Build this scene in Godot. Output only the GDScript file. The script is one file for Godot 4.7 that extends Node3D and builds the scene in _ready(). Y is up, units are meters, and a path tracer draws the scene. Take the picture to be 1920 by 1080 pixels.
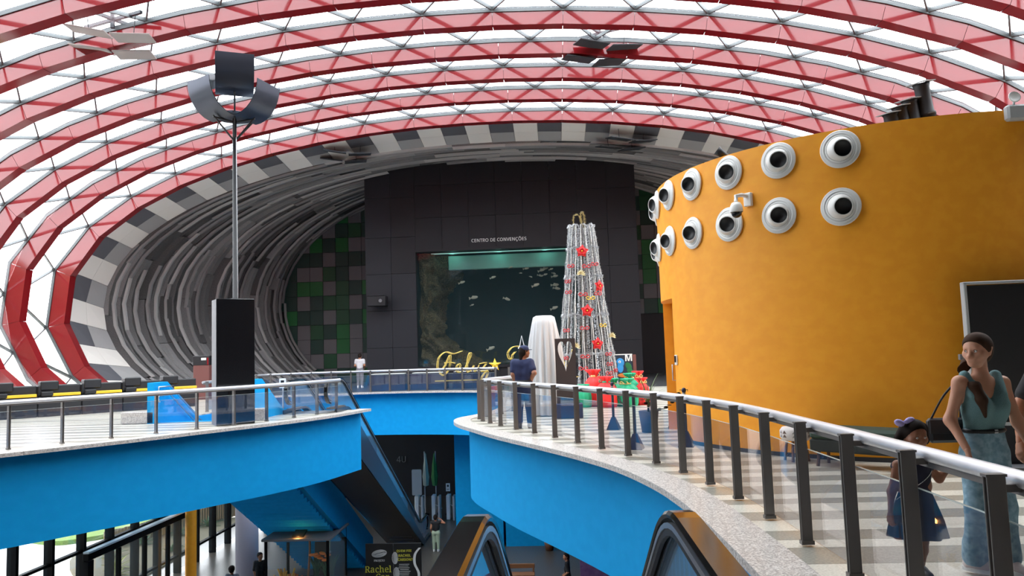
extends Node3D
# A shopping-hall atrium under a glazed vault: two curved platforms with railings, a yellow drum with portholes,
# a dark scaled hall with an aquarium beyond, a tinsel tree, escalators, and the floor below. y up, metres.

const V := Vector3.ZERO
var M := {}
var used := {}
var rng := RandomNumberGenerator.new()
const LOW := -7.0                     # the lower floor
const CX := -2.9                      # axis of the vault
const RZ := [8.0, 10.3, 12.6, 14.85, 17.1, 19.36, 21.59, 23.83, 26.24, 28.63, 31.09, 34.0]   # back edges of the arch ribs (-z)

func v3(x: float, y: float, z: float) -> Vector3: return Vector3(x, y, z)

func _ready() -> void:
	rng.seed = 7
	# --- camera
	var cam := Camera3D.new(); cam.name = "camera"
	cam.fov = 41.65; cam.near = 0.05; cam.far = 400.0
	cam.position = v3(0, 1.6, 0)
	cam.rotation = v3(0.0833, 0.0605, -0.0328)
	add_child(cam); cam.current = true
	# --- overcast sky
	var sky_mat := ProceduralSkyMaterial.new()
	sky_mat.sky_top_color = Color(0.95, 0.98, 1.0); sky_mat.sky_horizon_color = Color(0.97, 0.98, 1.0)
	sky_mat.ground_horizon_color = Color(0.62, 0.64, 0.62); sky_mat.ground_bottom_color = Color(0.4, 0.41, 0.4)
	sky_mat.sky_energy_multiplier = 1.0
	var sky := Sky.new(); sky.sky_material = sky_mat
	var env := Environment.new()
	env.background_mode = Environment.BG_SKY; env.sky = sky
	env.background_energy_multiplier = 8.0
	env.tonemap_mode = Environment.TONE_MAPPER_LINEAR; env.tonemap_exposure = 1.0
	env.sdfgi_enabled = true; env.ssao_enabled = true; env.ssil_enabled = true
	var we := WorldEnvironment.new(); we.name = "world_environment"; we.environment = env; add_child(we)
	make_materials()
	build_setting()
	build_things()
	build_people()

# ------------------------------------------------------------------ naming and tagging
func numbered(called: String) -> String:
	var n: int = used.get(called, 0); used[called] = n + 1
	return called if n == 0 else "%s_%03d" % [called, n]

const NTH := ["first", "second", "third", "fourth", "fifth", "sixth", "seventh", "eighth", "ninth", "tenth", "eleventh", "twelfth", "thirteenth", "fourteenth", "fifteenth", "sixteenth", "seventeenth", "eighteenth", "nineteenth", "twentieth", "twenty-first", "twenty-second", "twenty-third", "twenty-fourth", "twenty-fifth"]

func tag(o: Node, label: String, category: String, group := "") -> Node:
	o.set_meta("label", label); o.set_meta("category", category)
	if group != "": o.set_meta("group", group)
	return o

func thing(called: String, label: String, category: String, at := Vector3.ZERO, turn := 0.0, group := "") -> Node3D:
	var o := Node3D.new(); o.name = numbered(called); add_child(o)
	o.position = at; o.rotation.y = turn
	tag(o, label, category, group)
	return o

func struct(called: String, label: String, category: String, at := Vector3.ZERO) -> Node3D:
	var o := thing(called, label, category, at); o.set_meta("kind", "structure"); return o

func part(called: String, shape, m: Material, to: Node = self, label := "") -> MeshInstance3D:
	var o := MeshInstance3D.new(); o.name = called if to != self else numbered(called)
	if shape is SurfaceTool:
		shape.generate_normals(); o.mesh = shape.commit()
	else: o.mesh = shape
	o.material_override = m
	if label != "": o.set_meta("label", label)
	to.add_child(o, true)
	return o

func copy_of(o: Node3D, at: Vector3, turn: float, label := "", base := "") -> Node3D:
	var c: Node3D = o.duplicate(); c.name = numbered(base if base != "" else String(o.name).rstrip("_0123456789"))
	add_child(c); c.position = at; c.rotation.y = turn
	if label != "": c.set_meta("label", label)
	return c

# ------------------------------------------------------------------ materials
func srgb(r: int, g: int, b: int, a := 1.0) -> Color: return Color(r / 255.0, g / 255.0, b / 255.0, a)

func mat(key: String, c: Color, rough := 0.6, metal := 0.0) -> StandardMaterial3D:
	var m := StandardMaterial3D.new(); m.albedo_color = c; m.roughness = rough; m.metallic = metal
	m.cull_mode = BaseMaterial3D.CULL_DISABLED
	M[key] = m; return m

func noise_tex(freq: float, ramp: Array, stops: Array, seed_ := 1, size := 512, typ := FastNoiseLite.TYPE_SIMPLEX_SMOOTH, oct := 4) -> NoiseTexture2D:
	var n := FastNoiseLite.new(); n.seed = seed_; n.frequency = freq; n.noise_type = typ; n.fractal_octaves = oct
	if typ == FastNoiseLite.TYPE_CELLULAR: n.cellular_return_type = FastNoiseLite.RETURN_CELL_VALUE
	var t := NoiseTexture2D.new(); t.width = size; t.height = size; t.seamless = true; t.noise = n
	var g := Gradient.new(); g.offsets = PackedFloat32Array(stops); g.colors = PackedColorArray(ramp)
	t.color_ramp = g; return t

func normal_tex(freq: float, strength: float, seed_ := 1, size := 512) -> NoiseTexture2D:
	var n := FastNoiseLite.new(); n.seed = seed_; n.frequency = freq; n.fractal_octaves = 3
	var t := NoiseTexture2D.new(); t.width = size; t.height = size; t.seamless = true; t.noise = n
	t.as_normal_map = true; t.bump_strength = strength; return t

func textured(key: String, tex: Texture2D, tile: float, rough: float, metal := 0.0, tint := Color.WHITE) -> StandardMaterial3D:
	var m := mat(key, tint, rough, metal)
	m.albedo_texture = tex; m.uv1_triplanar = true; m.uv1_world_triplanar = true
	m.uv1_scale = Vector3.ONE / tile
	return m

func glass(key: String, c: Color, alpha: float, rough := 0.02) -> StandardMaterial3D:
	var m := mat(key, Color(c, alpha), rough); m.transparency = BaseMaterial3D.TRANSPARENCY_ALPHA; return m

func make_materials() -> void:
	var speck := [Color(0.42, 0.41, 0.4), Color(0.62, 0.6, 0.58), Color(0.8, 0.78, 0.75), Color(0.9, 0.88, 0.86)]
	textured("granite_kerb", noise_tex(0.09, [srgb(150, 142, 136), srgb(190, 183, 177), srgb(206, 199, 193), srgb(226, 221, 215)], [0.2, 0.42, 0.6, 0.8], 3, 512, FastNoiseLite.TYPE_CELLULAR, 2), 0.6, 0.35)
	textured("granite_light", noise_tex(0.08, [srgb(206, 202, 189), srgb(219, 214, 201), srgb(229, 225, 213)], [0.3, 0.5, 0.75], 4), 1.2, 0.28)
	textured("granite_dark", noise_tex(0.08, [srgb(146, 143, 133), srgb(159, 155, 144), srgb(171, 167, 155)], [0.3, 0.5, 0.75], 5), 1.2, 0.28)
	textured("floor_low", noise_tex(0.05, [srgb(74, 68, 62), srgb(90, 84, 77), srgb(101, 95, 88)], [0.3, 0.5, 0.75], 6), 1.4, 0.3)
	textured("floor_hall", noise_tex(0.05, [srgb(58, 58, 60), srgb(72, 72, 74), srgb(84, 84, 86)], [0.3, 0.5, 0.75], 9), 1.4, 0.3)
	textured("blue_paint", noise_tex(0.02, [srgb(3, 152, 217), srgb(5, 154, 219), srgb(7, 156, 221)], [0.3, 0.5, 0.7], 11), 3.0, 0.75).metallic_specular = 0.3
	textured("yellow_paint", noise_tex(0.02, [srgb(242, 157, 22), srgb(245, 161, 25), srgb(247, 165, 29)], [0.3, 0.5, 0.7], 12), 2.5, 0.62)
	textured("purple_paint", noise_tex(0.02, [srgb(128, 88, 142), srgb(136, 96, 150), srgb(142, 102, 156)], [0.3, 0.5, 0.7], 13), 2.5, 0.6)
	mat("rib_red", srgb(134, 27, 33), 0.09).metallic_specular = 0.62
	mat("rib_red_side", srgb(130, 27, 33), 0.2)
	mat("bar_grey", srgb(98, 102, 104), 0.4, 0.3); mat("bar_dark", srgb(50, 52, 58), 0.45, 0.2)
	glass("roof_glass", srgb(236, 244, 246), 0.06, 0.03)
	glass("rail_glass", srgb(60, 92, 134), 0.1, 0.02); glass("glass_edge", srgb(214, 226, 222), 0.75, 0.1)
	glass("window_glass", srgb(200, 220, 216), 0.025, 0.03); glass("tank_glass", srgb(60, 110, 120), 0.04, 0.04)
	mat("steel", srgb(200, 202, 206), 0.3, 0.85); mat("steel_dark", srgb(104, 99, 96), 0.48, 0.1)
	mat("steel_bright", srgb(222, 222, 226), 0.34, 0.6)
	mat("black", srgb(26, 26, 30), 0.45); mat("black_gloss", srgb(17, 17, 20), 0.15); mat("rubber", srgb(15, 15, 17), 0.13)
	mat("charcoal", srgb(46, 45, 50), 0.55); mat("mullion", srgb(15, 15, 17), 0.6).metallic_specular = 0.2
	mat("facade_black", srgb(15, 13, 22), 0.6); mat("facade_slate", srgb(24, 25, 34), 0.6)
	mat("white", srgb(232, 232, 230), 0.5); mat("white_gloss", srgb(236, 236, 234), 0.3); mat("grey_light", srgb(176, 178, 180), 0.5)
	mat("grey_mid", srgb(118, 118, 122), 0.55); mat("grey_wall", srgb(150, 148, 146), 0.8)
	mat("lilac_grey", srgb(168, 160, 170), 0.7)
	mat("gold", srgb(214, 178, 74), 0.25, 0.85); mat("star_yellow", srgb(250, 200, 40), 0.35)
	mat("hazard", srgb(236, 186, 40), 0.5); mat("brown_red", srgb(112, 66, 62), 0.6)
	mat("wood", srgb(132, 88, 56), 0.55); mat("wood_dark", srgb(96, 58, 36), 0.5)
	mat("concrete", srgb(150, 148, 144), 0.85); mat("ceiling_dark", srgb(120, 118, 118), 0.9)
	for i in 5:
		var g: int = [98, 116, 132, 150, 86][i]
		textured("scale%d" % i, noise_tex(0.06, [srgb(g - 8, g - 8, g - 6), srgb(g, g - 1, g), srgb(g + 8, g + 7, g + 6)], [0.25, 0.5, 0.75], 20 + i, 256), 1.0, 0.7)
	for i in 3: mat("lit_lath%d" % i, [srgb(180, 179, 178), srgb(158, 157, 156), srgb(136, 135, 136)][i], 0.7)  # greys lightened as if the step fronts were lit
	mat("check_dark", srgb(92, 93, 99), 0.6); mat("check_mid", srgb(162, 161, 161), 0.6); mat("check_light", srgb(230, 226, 220), 0.6)
	mat("tile_green", srgb(6, 104, 48), 0.5); mat("tile_pine", srgb(18, 60, 52), 0.5); mat("tile_grey", srgb(108, 107, 111), 0.55); mat("tile_deep", srgb(10, 78, 46), 0.5)

# ------------------------------------------------------------------ mesh helpers
func mb() -> SurfaceTool:
	var s := SurfaceTool.new(); s.begin(Mesh.PRIMITIVE_TRIANGLES); s.set_smooth_group(-1); return s

func tri(s: SurfaceTool, a: Vector3, b: Vector3, c: Vector3) -> void:
	s.add_vertex(a); s.add_vertex(b); s.add_vertex(c)

func quad(s: SurfaceTool, a: Vector3, b: Vector3, c: Vector3, d: Vector3) -> void:
	tri(s, a, b, c); tri(s, a, c, d)

func hexa(s: SurfaceTool, p: Array) -> void:   # p[0..3] the bottom ring, p[4..7] the top ring, anticlockwise seen from above
	quad(s, p[0], p[1], p[2], p[3]); quad(s, p[7], p[6], p[5], p[4])
	for i in 4:
		var j := (i + 1) % 4; quad(s, p[i], p[i + 4], p[j + 4], p[j])

func box(s: SurfaceTool, c: Vector3, e: Vector3, b := Basis.IDENTITY, ch := 0.0) -> void:   # a box with chamfered edges
	var h := e * 0.5; ch = minf(ch, minf(h.x, minf(h.y, h.z)) * 0.9)
	if ch <= 0.0:
		var q := []
		for k in 8: q.append(c + b * Vector3(h.x * [-1, 1, 1, -1][k % 4], h.y * (-1 if k < 4 else 1), h.z * [1, 1, -1, -1][k % 4]))
		hexa(s, q); return
	var ax := [Vector3.RIGHT, Vector3.UP, Vector3.BACK]
	var f := func(i: int, si: float, j: int, sj: float, k: int, sk: float) -> Vector3:   # corner lying on face i
		return c + b * (ax[i] * si * h[i] + ax[j] * sj * (h[j] - ch) + ax[k] * sk * (h[k] - ch))
	for i in 3:
		var j := (i + 1) % 3; var k := (i + 2) % 3
		for si in [-1.0, 1.0]:
			var a: Vector3 = f.call(i, si, j, -1.0, k, -1.0); var b2: Vector3 = f.call(i, si, j, 1.0, k, -1.0)
			var c2: Vector3 = f.call(i, si, j, 1.0, k, 1.0); var d: Vector3 = f.call(i, si, j, -1.0, k, 1.0)
			if si > 0: quad(s, d, c2, b2, a)
			else: quad(s, a, b2, c2, d)
			for sj in [-1.0, 1.0]:
				var p: Vector3 = f.call(i, si, j, sj, k, -1.0); var q2: Vector3 = f.call(i, si, j, sj, k, 1.0)
				var u: Vector3 = f.call(j, sj, i, si, k, 1.0); var w: Vector3 = f.call(j, sj, i, si, k, -1.0)
				if si * sj > 0: quad(s, p, q2, u, w)
				else: quad(s, w, u, q2, p)
	for sx in [-1.0, 1.0]:
		for sy in [-1.0, 1.0]:
			for sz in [-1.0, 1.0]:
				var p: Vector3 = f.call(0, sx, 1, sy, 2, sz); var q3: Vector3 = f.call(1, sy, 0, sx, 2, sz); var r: Vector3 = f.call(2, sz, 0, sx, 1, sy)
				if sx * sy * sz > 0: tri(s, r, q3, p)
				else: tri(s, p, q3, r)

func frame_along(t: Vector3, up: Vector3) -> Basis:   # x = side, y = up-ish, z = along
	t = t.normalized(); if absf(t.dot(up)) > 0.98: up = Vector3.RIGHT if absf(t.x) < 0.9 else Vector3.FORWARD
	var side := up.cross(t).normalized(); return Basis(side, t.cross(side).normalized(), t)

func sweep(s: SurfaceTool, pts: Array, prof: PackedVector2Array, up := Vector3.UP, closed := false, scales := [], smooth := false) -> void:
	s.set_smooth_group(0 if smooth else -1)
	var n := pts.size(); var m := prof.size(); var rings := []
	for i in n:
		var a: Vector3 = pts[(i - 1 + n) % n] if closed or i > 0 else pts[0]
		var b: Vector3 = pts[(i + 1) % n] if closed or i < n - 1 else pts[n - 1]
		var fr := frame_along(b - a, up); var ring := PackedVector3Array()
		var sc: float = scales[i] if scales.size() else 1.0
		# mitre: keep the width at bends
		if i > 0 and i < n - 1 or closed:
			var t1: Vector3 = (pts[i] - pts[(i - 1 + n) % n]).normalized(); var cs := fr.z.dot(t1)
			if cs > 0.5 and scales.size() == 0: fr.x /= cs
		for q in prof: ring.append(pts[i] + (fr.x * q.x + fr.y * q.y) * sc)
		rings.append(ring)
	for i in (n if closed else n - 1):
		var r0: PackedVector3Array = rings[i]; var r1: PackedVector3Array = rings[(i + 1) % n]
		for k in m:
			var k2 := (k + 1) % m; quad(s, r0[k], r0[k2], r1[k2], r1[k])
	if not closed:
		s.set_smooth_group(-1)
		var tr := Geometry2D.triangulate_polygon(prof)
		for q in range(0, tr.size(), 3):
			var r0: PackedVector3Array = rings[0]; var r1: PackedVector3Array = rings[n - 1]
			tri(s, r0[tr[q]], r0[tr[q + 1]], r0[tr[q + 2]]); tri(s, r1[tr[q + 2]], r1[tr[q + 1]], r1[tr[q]])

func disc(n: int, r := 1.0, ry := -1.0) -> PackedVector2Array:
	var p := PackedVector2Array()
	for i in n: p.append(Vector2(cos(TAU * i / n) * r, sin(TAU * i / n) * (ry if ry > 0 else r)))
	return p

func rect(w: float, h: float, cx := 0.0, cy := 0.0) -> PackedVector2Array:
	return PackedVector2Array([Vector2(cx - w / 2, cy - h / 2), Vector2(cx + w / 2, cy - h / 2), Vector2(cx + w / 2, cy + h / 2), Vector2(cx - w / 2, cy + h / 2)])

func tube(s: SurfaceTool, pts: Array, r: float, n := 8, scales := [], closed := false) -> void:
	sweep(s, pts, disc(n, r), Vector3.UP, closed, scales if scales.size() else [], true)

func rod(s: SurfaceTool, a: Vector3, b: Vector3, r: float, n := 8) -> void: tube(s, [a, b], r, n)

func bar(s: SurfaceTool, a: Vector3, b: Vector3, w: float, h: float, up := Vector3.UP) -> void: sweep(s, [a, b], rect(w, h), up)

func lathe(s: SurfaceTool, prof: Array, n := 24, x := Transform3D.IDENTITY, smooth := true, warp = null) -> void:   # prof: Vector2(radius, height), from bottom to top
	s.set_smooth_group(0 if smooth else -1)
	for i in prof.size() - 1:
		for k in n:
			var q := []
			for e in [[k, i], [k + 1, i], [k + 1, i + 1], [k, i + 1]]:
				var a = TAU * (e[0] % n) / n; var p: Vector2 = prof[e[1]]; var r := p.x
				if warp != null: r = warp.call(a, p)
				q.append(x * Vector3(cos(a) * r, p.y, -sin(a) * r))
			if prof[i].x < 1e-5: tri(s, q[0], q[3], q[2])
			elif prof[i + 1].x < 1e-5: tri(s, q[0], q[3], q[1])
			else: quad(s, q[0], q[3], q[2], q[1])

func prism(s: SurfaceTool, poly: PackedVector2Array, y0: float, y1: float, x := Transform3D.IDENTITY, sides := true) -> void:   # poly in x, z
	var tr := Geometry2D.triangulate_polygon(poly); var cw := Geometry2D.is_polygon_clockwise(poly)
	var P := func(i: int, y: float) -> Vector3: return x * Vector3(poly[i].x, y, poly[i].y)
	for q in range(0, tr.size(), 3):
		var a: int = tr[q]; var b: int = tr[q + 1]; var c: int = tr[q + 2]
		if (poly[b] - poly[a]).cross(poly[c] - poly[a]) < 0: var t := b; b = c; c = t
		tri(s, P.call(a, y1), P.call(b, y1), P.call(c, y1)); tri(s, P.call(c, y0), P.call(b, y0), P.call(a, y0))
	if sides:
		for i in poly.size():
			var j := (i + 1) % poly.size()
			if cw: quad(s, P.call(j, y0), P.call(j, y1), P.call(i, y1), P.call(i, y0))
			else: quad(s, P.call(i, y0), P.call(i, y1), P.call(j, y1), P.call(j, y0))

func ball(s: SurfaceTool, c: Vector3, r: Vector3, b := Basis.IDENTITY, n := 12) -> void:
	var prof := []
	for i in n / 2 + 1: prof.append(Vector2(sin(PI * i / (n / 2)), -cos(PI * i / (n / 2))))
	prof[0].x = 0.0; prof[n / 2].x = 0.0
	lathe(s, prof, n, Transform3D(b * Basis.from_scale(r), c))

func smooth_path(p: Array, per := 6, closed := false) -> Array:   # Catmull-Rom through Vector2 or Vector3 points
	var out := []; var n := p.size()
	for i in (n if closed else n - 1):
		var a = p[(i - 1 + n) % n] if closed or i > 0 else p[0]; var b = p[i]; var c = p[(i + 1) % n]
		var d = p[(i + 2) % n] if closed or i + 2 < n else p[n - 1]
		for k in per: out.append(b.cubic_interpolate(c, a, d, float(k) / per))
	if not closed: out.append(p[n - 1])
	return out

func resample(p: Array, step: float, from := 0.0) -> Array:   # points along a path at equal steps
	var out := []; var want := from; var run := 0.0
	for i in p.size() - 1:
		var l: float = p[i].distance_to(p[i + 1])
		while want <= run + l and l > 0: out.append(p[i].lerp(p[i + 1], (want - run) / l)); want += step
		run += l
	return out

func at_y(p: Array, y: float) -> Array:
	var out := []
	for q in p: out.append(Vector3(q.x, y, q.y))
	return out

func ell(th: float, a: float, b: float, cy: float, n := 2.074) -> Vector2:
	var c := cos(th); var s := sin(th)
	return Vector2(CX + a * signf(c) * pow(absf(c), 2.0 / n), cy + b * signf(s) * pow(absf(s), 2.0 / n))

func arc(a: float, b: float, cy: float, ymin: float, n: int, n_exp := 2.074) -> Array:   # n+1 points at equal arc length, right foot to left foot
	var s0 := asin(clampf((cy - ymin) / b, 0, 1)); var fine := []
	for i in 601: fine.append(ell(lerpf(-s0, PI + s0, i / 600.0), a, b, cy, n_exp))
	var l := 0.0
	for i in 600: l += fine[i].distance_to(fine[i + 1])
	var out := resample(fine, l / n * 0.99999); out.resize(n + 1)
	if out[n] == null: out[n] = fine[600]
	return out

func words(text: String, size: float, depth: float, serif := false, bold := 400) -> TextMesh:
	var f := SystemFont.new(); f.font_names = PackedStringArray(["Droid Serif" if serif else "Droid Sans"]); f.font_weight = bold
	var t := TextMesh.new(); t.text = text; t.font = f; t.font_size = 64; t.pixel_size = size / 64.0; t.depth = depth; t.curve_step = 2.0
	return t

# ================================================================== SETTING
const NS := 27                        # cladding panels on each arch rib
var left_edge := []                   # outer edges of the platforms (Vector2 x, z)
var right_edge := []
var back_edge := []

func rib_points(k: int) -> Array:     # [inner points, outer points] of rib k
	var inner := arc(19.95, 7.81, 4.23, -0.9, NS); var outer := []
	for i in NS + 1:
		var t: Vector2 = (inner[mini(i + 1, NS)] - inner[maxi(i - 1, 0)]).normalized(); var nrm := Vector2(t.y, -t.x)
		outer.append(inner[i] + nrm * lerpf(0.42, 0.78, pow(absf(nrm.x), 1.5)))
	return [inner, outer]

func on(p: Array, u: float) -> Vector2:
	u = clampf(u, 0, p.size() - 1); var i := mini(int(u), p.size() - 2); return p[i].lerp(p[i + 1], u - i)

func build_setting() -> void:
	build_vault(); build_hall(); build_floors(); build_shell(); build_curtain_wall(); build_outside()

func build_vault() -> void:
	var io := rib_points(0); var pin: Array = io[0]; var pout: Array = io[1]
	var order := ["seventh", "sixth", "fifth", "fourth", "third", "second"]
	for k in RZ.size():
		var zb: float = -RZ[k]; var zf := zb + 0.42
		var from_end := RZ.size() - 1 - k
		var lab: String = "red arch rib bordering the dark grey hall, the innermost and lowest in view" if from_end == 0 else "red arch rib of the glazed vault, %s counting forward from the dark hall" % ["", "second", "third", "fourth", "fifth", "sixth", "seventh", "eighth", "ninth", "tenth", "eleventh", "twelfth"][from_end]
		var rib := struct("arch_rib", lab, "arch rib")
		for i in NS:
			var s := mb(); var g := 0.006
			var a: Vector2 = pin[i].lerp(pin[i + 1], g / 2); var b: Vector2 = pin[i].lerp(pin[i + 1], 1.0 - g / 2)
			var c: Vector2 = pout[i].lerp(pout[i + 1], 1.0 - g / 2); var d: Vector2 = pout[i].lerp(pout[i + 1], g / 2)
			hexa(s, [v3(a.x, a.y, zf), v3(b.x, b.y, zf), v3(b.x, b.y, zb), v3(a.x, a.y, zb), v3(d.x, d.y, zf), v3(c.x, c.y, zf), v3(c.x, c.y, zb), v3(d.x, d.y, zb)])
			part("panel", s, M.rib_red, rib)
		var core := mb(); var pts := []; var mid := []; var pu := []; var pd := []
		for i in NS + 1:
			var nrm: Vector2 = (pout[i] - pin[i]).normalized()
			var m2: Vector2 = pin[i] + nrm * 0.2; mid.append(v3(m2.x, m2.y, (zf + zb) / 2))
			var o2: Vector2 = pout[i] + nrm * 0.055; pu.append(v3(o2.x, o2.y, zf - 0.02)); var o3: Vector2 = pout[i] + nrm * 0.15; pd.append(v3(o3.x, o3.y, zf - 0.1))
		sweep(core, mid, rect(0.26, 0.26), Vector3.BACK); part("core_beam", core, M.rib_red_side, rib)
		var p1 := mb(); sweep(p1, pu, rect(0.1, 0.12), Vector3.BACK); part("purlin", p1, M.bar_grey, rib)
		var p2 := mb(); sweep(p2, pd, rect(0.09, 0.09), Vector3.BACK); part("gasket_strip", p2, M.bar_dark, rib)
	for k in RZ.size() - 1:
		var w := struct("window_%d" % (RZ.size() - 1 - k), "band of triangular roof glazing, number %d counting forward from the dark hall" % (RZ.size() - 1 - k), "window")
		var off := 0.5 * (k % 2); var zn: float = -RZ[k]; var zfar: float = -RZ[k + 1] + 0.42
		var outp := func(u: float, z: float) -> Vector3:
			var p := on(pout, u); var q := on(pin, u); var o := p + (p - q).normalized() * 0.12
			return v3(o.x, o.y, z)
		var bars: Array = []
		for j in NS + 1:
			var u := j + off; if u > NS: continue
			var f: Vector3 = outp.call(u, zfar)
			var n0: Vector3 = outp.call(maxf(u - 0.5, 0), zn); var n1: Vector3 = outp.call(minf(u + 0.5, NS), zn)
			for e in [n0, n1]:
				var s := mb(); var r: Vector2 = on(pin, u); var upv := (f - v3(r.x, r.y, f.z)).normalized()
				bar(s, f, e, 0.05, 0.13, upv); part("glazing_bar", s, M.bar_grey, w)
			var s2 := mb(); pane_tri(s2, f, n0, n1); part("pane", s2, M.roof_glass, w)
			if u + 1 <= NS:
				var s3 := mb(); pane_tri(s3, n1, f, outp.call(u + 1, zfar)); part("pane", s3, M.roof_glass, w)

func pane_tri(s: SurfaceTool, a: Vector3, b: Vector3, c: Vector3) -> void:
	var n := (b - a).cross(c - a).normalized() * 0.012; var m := (a + b + c) / 3
	var p := [a.lerp(m, 0.03), b.lerp(m, 0.03), c.lerp(m, 0.03)]
	tri(s, p[0] + n, p[2] + n, p[1] + n); tri(s, p[0] - n, p[1] - n, p[2] - n)
	for i in 3:
		var j := (i + 1) % 3; quad(s, p[i] + n, p[j] + n, p[j] - n, p[i] - n)

func hall(z: float) -> Array:         # half width, half height and centre height of the dark hall at depth z
	var t := clampf((z - 36.0) / 10.0, -1, 1)
	if z < 36.0: return [lerpf(19.95, 19.5, (z - 34) / 2), lerpf(7.81, 7.4, (z - 34) / 2), lerpf(4.23, 4.35, (z - 34) / 2)]
	return [lerpf(19.5, 14.26, t), lerpf(7.4, 7.75, t), lerpf(4.35, 4.8, t)]

func build_hall() -> void:
	var band := struct("wall_hall_mouth", "chequered band of light and dark grey panels around the mouth of the dark hall", "wall panelling")
	var n := 52; var rows := []
	for z in [34.02, 34.95, 36.0]:
		var h := hall(z); rows.append(arc(h[0], h[1], h[2], -0.3, n))
	for r in 2:
		for i in n:
			var s := mb(); var z0: float = -[34.02, 34.95, 36.0][r]; var z1: float = -[34.02, 34.95, 36.0][r + 1] + 0.012
			var q := []
			for e in [[r, i + 0.008, z0], [r, i + 0.992, z0], [r + 1, i + 0.992, z1], [r + 1, i + 0.008, z1]]: var p := on(rows[e[0]], e[1]); q.append(v3(p.x, p.y, e[2]))
			slab_out(s, q, 0.05)
			var m: Material = M.check_light if i % 2 == 0 else (M.check_dark if r == 0 else M.check_mid)
			part("panel", s, m, band)
	var sc := struct("wall_hall", "dark hall lined with overlapping rows of grey panels stepping inward like scales", "wall panelling")
	var dz := 10.0 / 19.0
	for l in 19:
		var z0 := 36.0 + l * dz; var z1 := z0 + dz; var h1 := hall(z1)
		var p1 := arc(h1[0], h1[1], h1[2], -0.2, 240)
		var u := -rng.randf() * 5
		while u < 240:
			var len_ := rng.randf_range(11.0, 26.0); var a := maxf(u, 0); var b := minf(u + len_, 240); u += len_
			if b - a < 1.5: continue
			var inset := 0.2 * float(rng.randi() % 3) / 2.0 - 0.06
			var s := mb(); var steps := maxi(2, int((b - a) / 4))
			for i in steps:
				var q := []
				for e in [[lerpf(a + 0.06, b - 0.06, float(i) / steps), z0, inset], [lerpf(a + 0.06, b - 0.06, float(i + 1) / steps), z0, inset], [lerpf(a + 0.06, b - 0.06, float(i + 1) / steps), z1 + 0.25, inset - 0.05], [lerpf(a + 0.06, b - 0.06, float(i) / steps), z1 + 0.25, inset - 0.05]]:
					var p := on(p1, e[0]); var c := Vector2(CX, 4.5); var w = p + (c - p).normalized() * e[2]
					q.append(v3(w.x, w.y, -e[1]))
				slab_out(s, q, 0.5)
			part("panel", s, M["scale%d" % (rng.randi() % 5)], sc)
	for l in 20:                        # laths along the step fronts; their pale grey stands in for caught daylight
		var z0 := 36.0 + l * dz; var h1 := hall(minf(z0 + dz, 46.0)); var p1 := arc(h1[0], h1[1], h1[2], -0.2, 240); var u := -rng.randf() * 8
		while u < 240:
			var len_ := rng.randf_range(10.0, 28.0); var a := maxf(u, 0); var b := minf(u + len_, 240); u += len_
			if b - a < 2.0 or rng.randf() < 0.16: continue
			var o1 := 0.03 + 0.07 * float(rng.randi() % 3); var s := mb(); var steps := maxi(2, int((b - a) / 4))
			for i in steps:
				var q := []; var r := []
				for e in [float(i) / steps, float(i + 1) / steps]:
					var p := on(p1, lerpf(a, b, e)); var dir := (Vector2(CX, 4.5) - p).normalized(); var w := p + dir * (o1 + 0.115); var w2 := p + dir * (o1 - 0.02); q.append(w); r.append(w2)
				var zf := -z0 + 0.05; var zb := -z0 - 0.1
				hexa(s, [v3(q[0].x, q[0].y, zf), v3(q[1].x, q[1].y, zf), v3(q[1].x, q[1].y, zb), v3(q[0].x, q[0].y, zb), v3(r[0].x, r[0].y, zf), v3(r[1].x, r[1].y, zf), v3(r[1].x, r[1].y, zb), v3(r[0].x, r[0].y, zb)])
			part("lit_lath", s, M["lit_lath%d" % (rng.randi() % 3)], sc)
	# the far wall of square tiles
	var wall := struct("wall_far", "far wall of the hall chequered in dark green and grey square tiles", "wall")
	var bk := mb(); box(bk, v3(CX, 5.5, -46.35), v3(38, 16, 0.4)); part("backing", bk, M.facade_black, wall)
	var he := hall(46.0)
	for side in 2:
		for ix in 10:
			for iy in 14:
				var x := (-10.45 - 0.41 - ix * 0.82) if side == 0 else (4.35 + 0.41 + ix * 0.82); var y := 0.45 + iy * 0.9
				if pow(absf((x - CX) / (he[0] + 0.3)), 2.07) + pow(absf((y - he[2]) / (he[1] + 0.3)), 2.07) > 1.0: continue
				if side == 0 and ix == 0 and y < 3.6: continue
				if side == 1 and y < 3.9: continue
				var s := mb(); box(s, v3(x, y, -46.1), v3(0.805, 0.885, 0.1), Basis.IDENTITY, 0.008)
				var m: Material = M.tile_grey if (ix + 2 * iy) % 4 == 0 or ((ix + iy) % 2 == 0 and rng.randf() < 0.34) else [M.tile_green, M.tile_pine, M.tile_deep, M.tile_pine][rng.randi() % 4]
				part("tile", s, m, wall)
	# the black block with the aquarium
	var blk := struct("wall_aquarium", "tall black panelled wall block around the aquarium window", "wall")
	var zf := -40.5; var x0 := -10.42; var x1 := 4.35; var wx0 := -7.65; var wx1 := 1.2; var wy0 := 0.85; var wy1 := 7.2
	var rects := []
	for i in 6:
		var ya := [0.0, 2.0, 4.0, 6.0, 8.0, 10.2][i] as float; var yb := [2.0, 4.0, 6.0, 8.0, 10.2, 12.6][i] as float
		rects.append([x0, ya, -9.0, yb, 1]); rects.append([-9.0, ya, wx0, yb, 1 if i < 3 else 0])
		rects.append([wx1, ya, 2.8, yb, 0]); rects.append([2.8, ya, x1, yb, 0])
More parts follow.
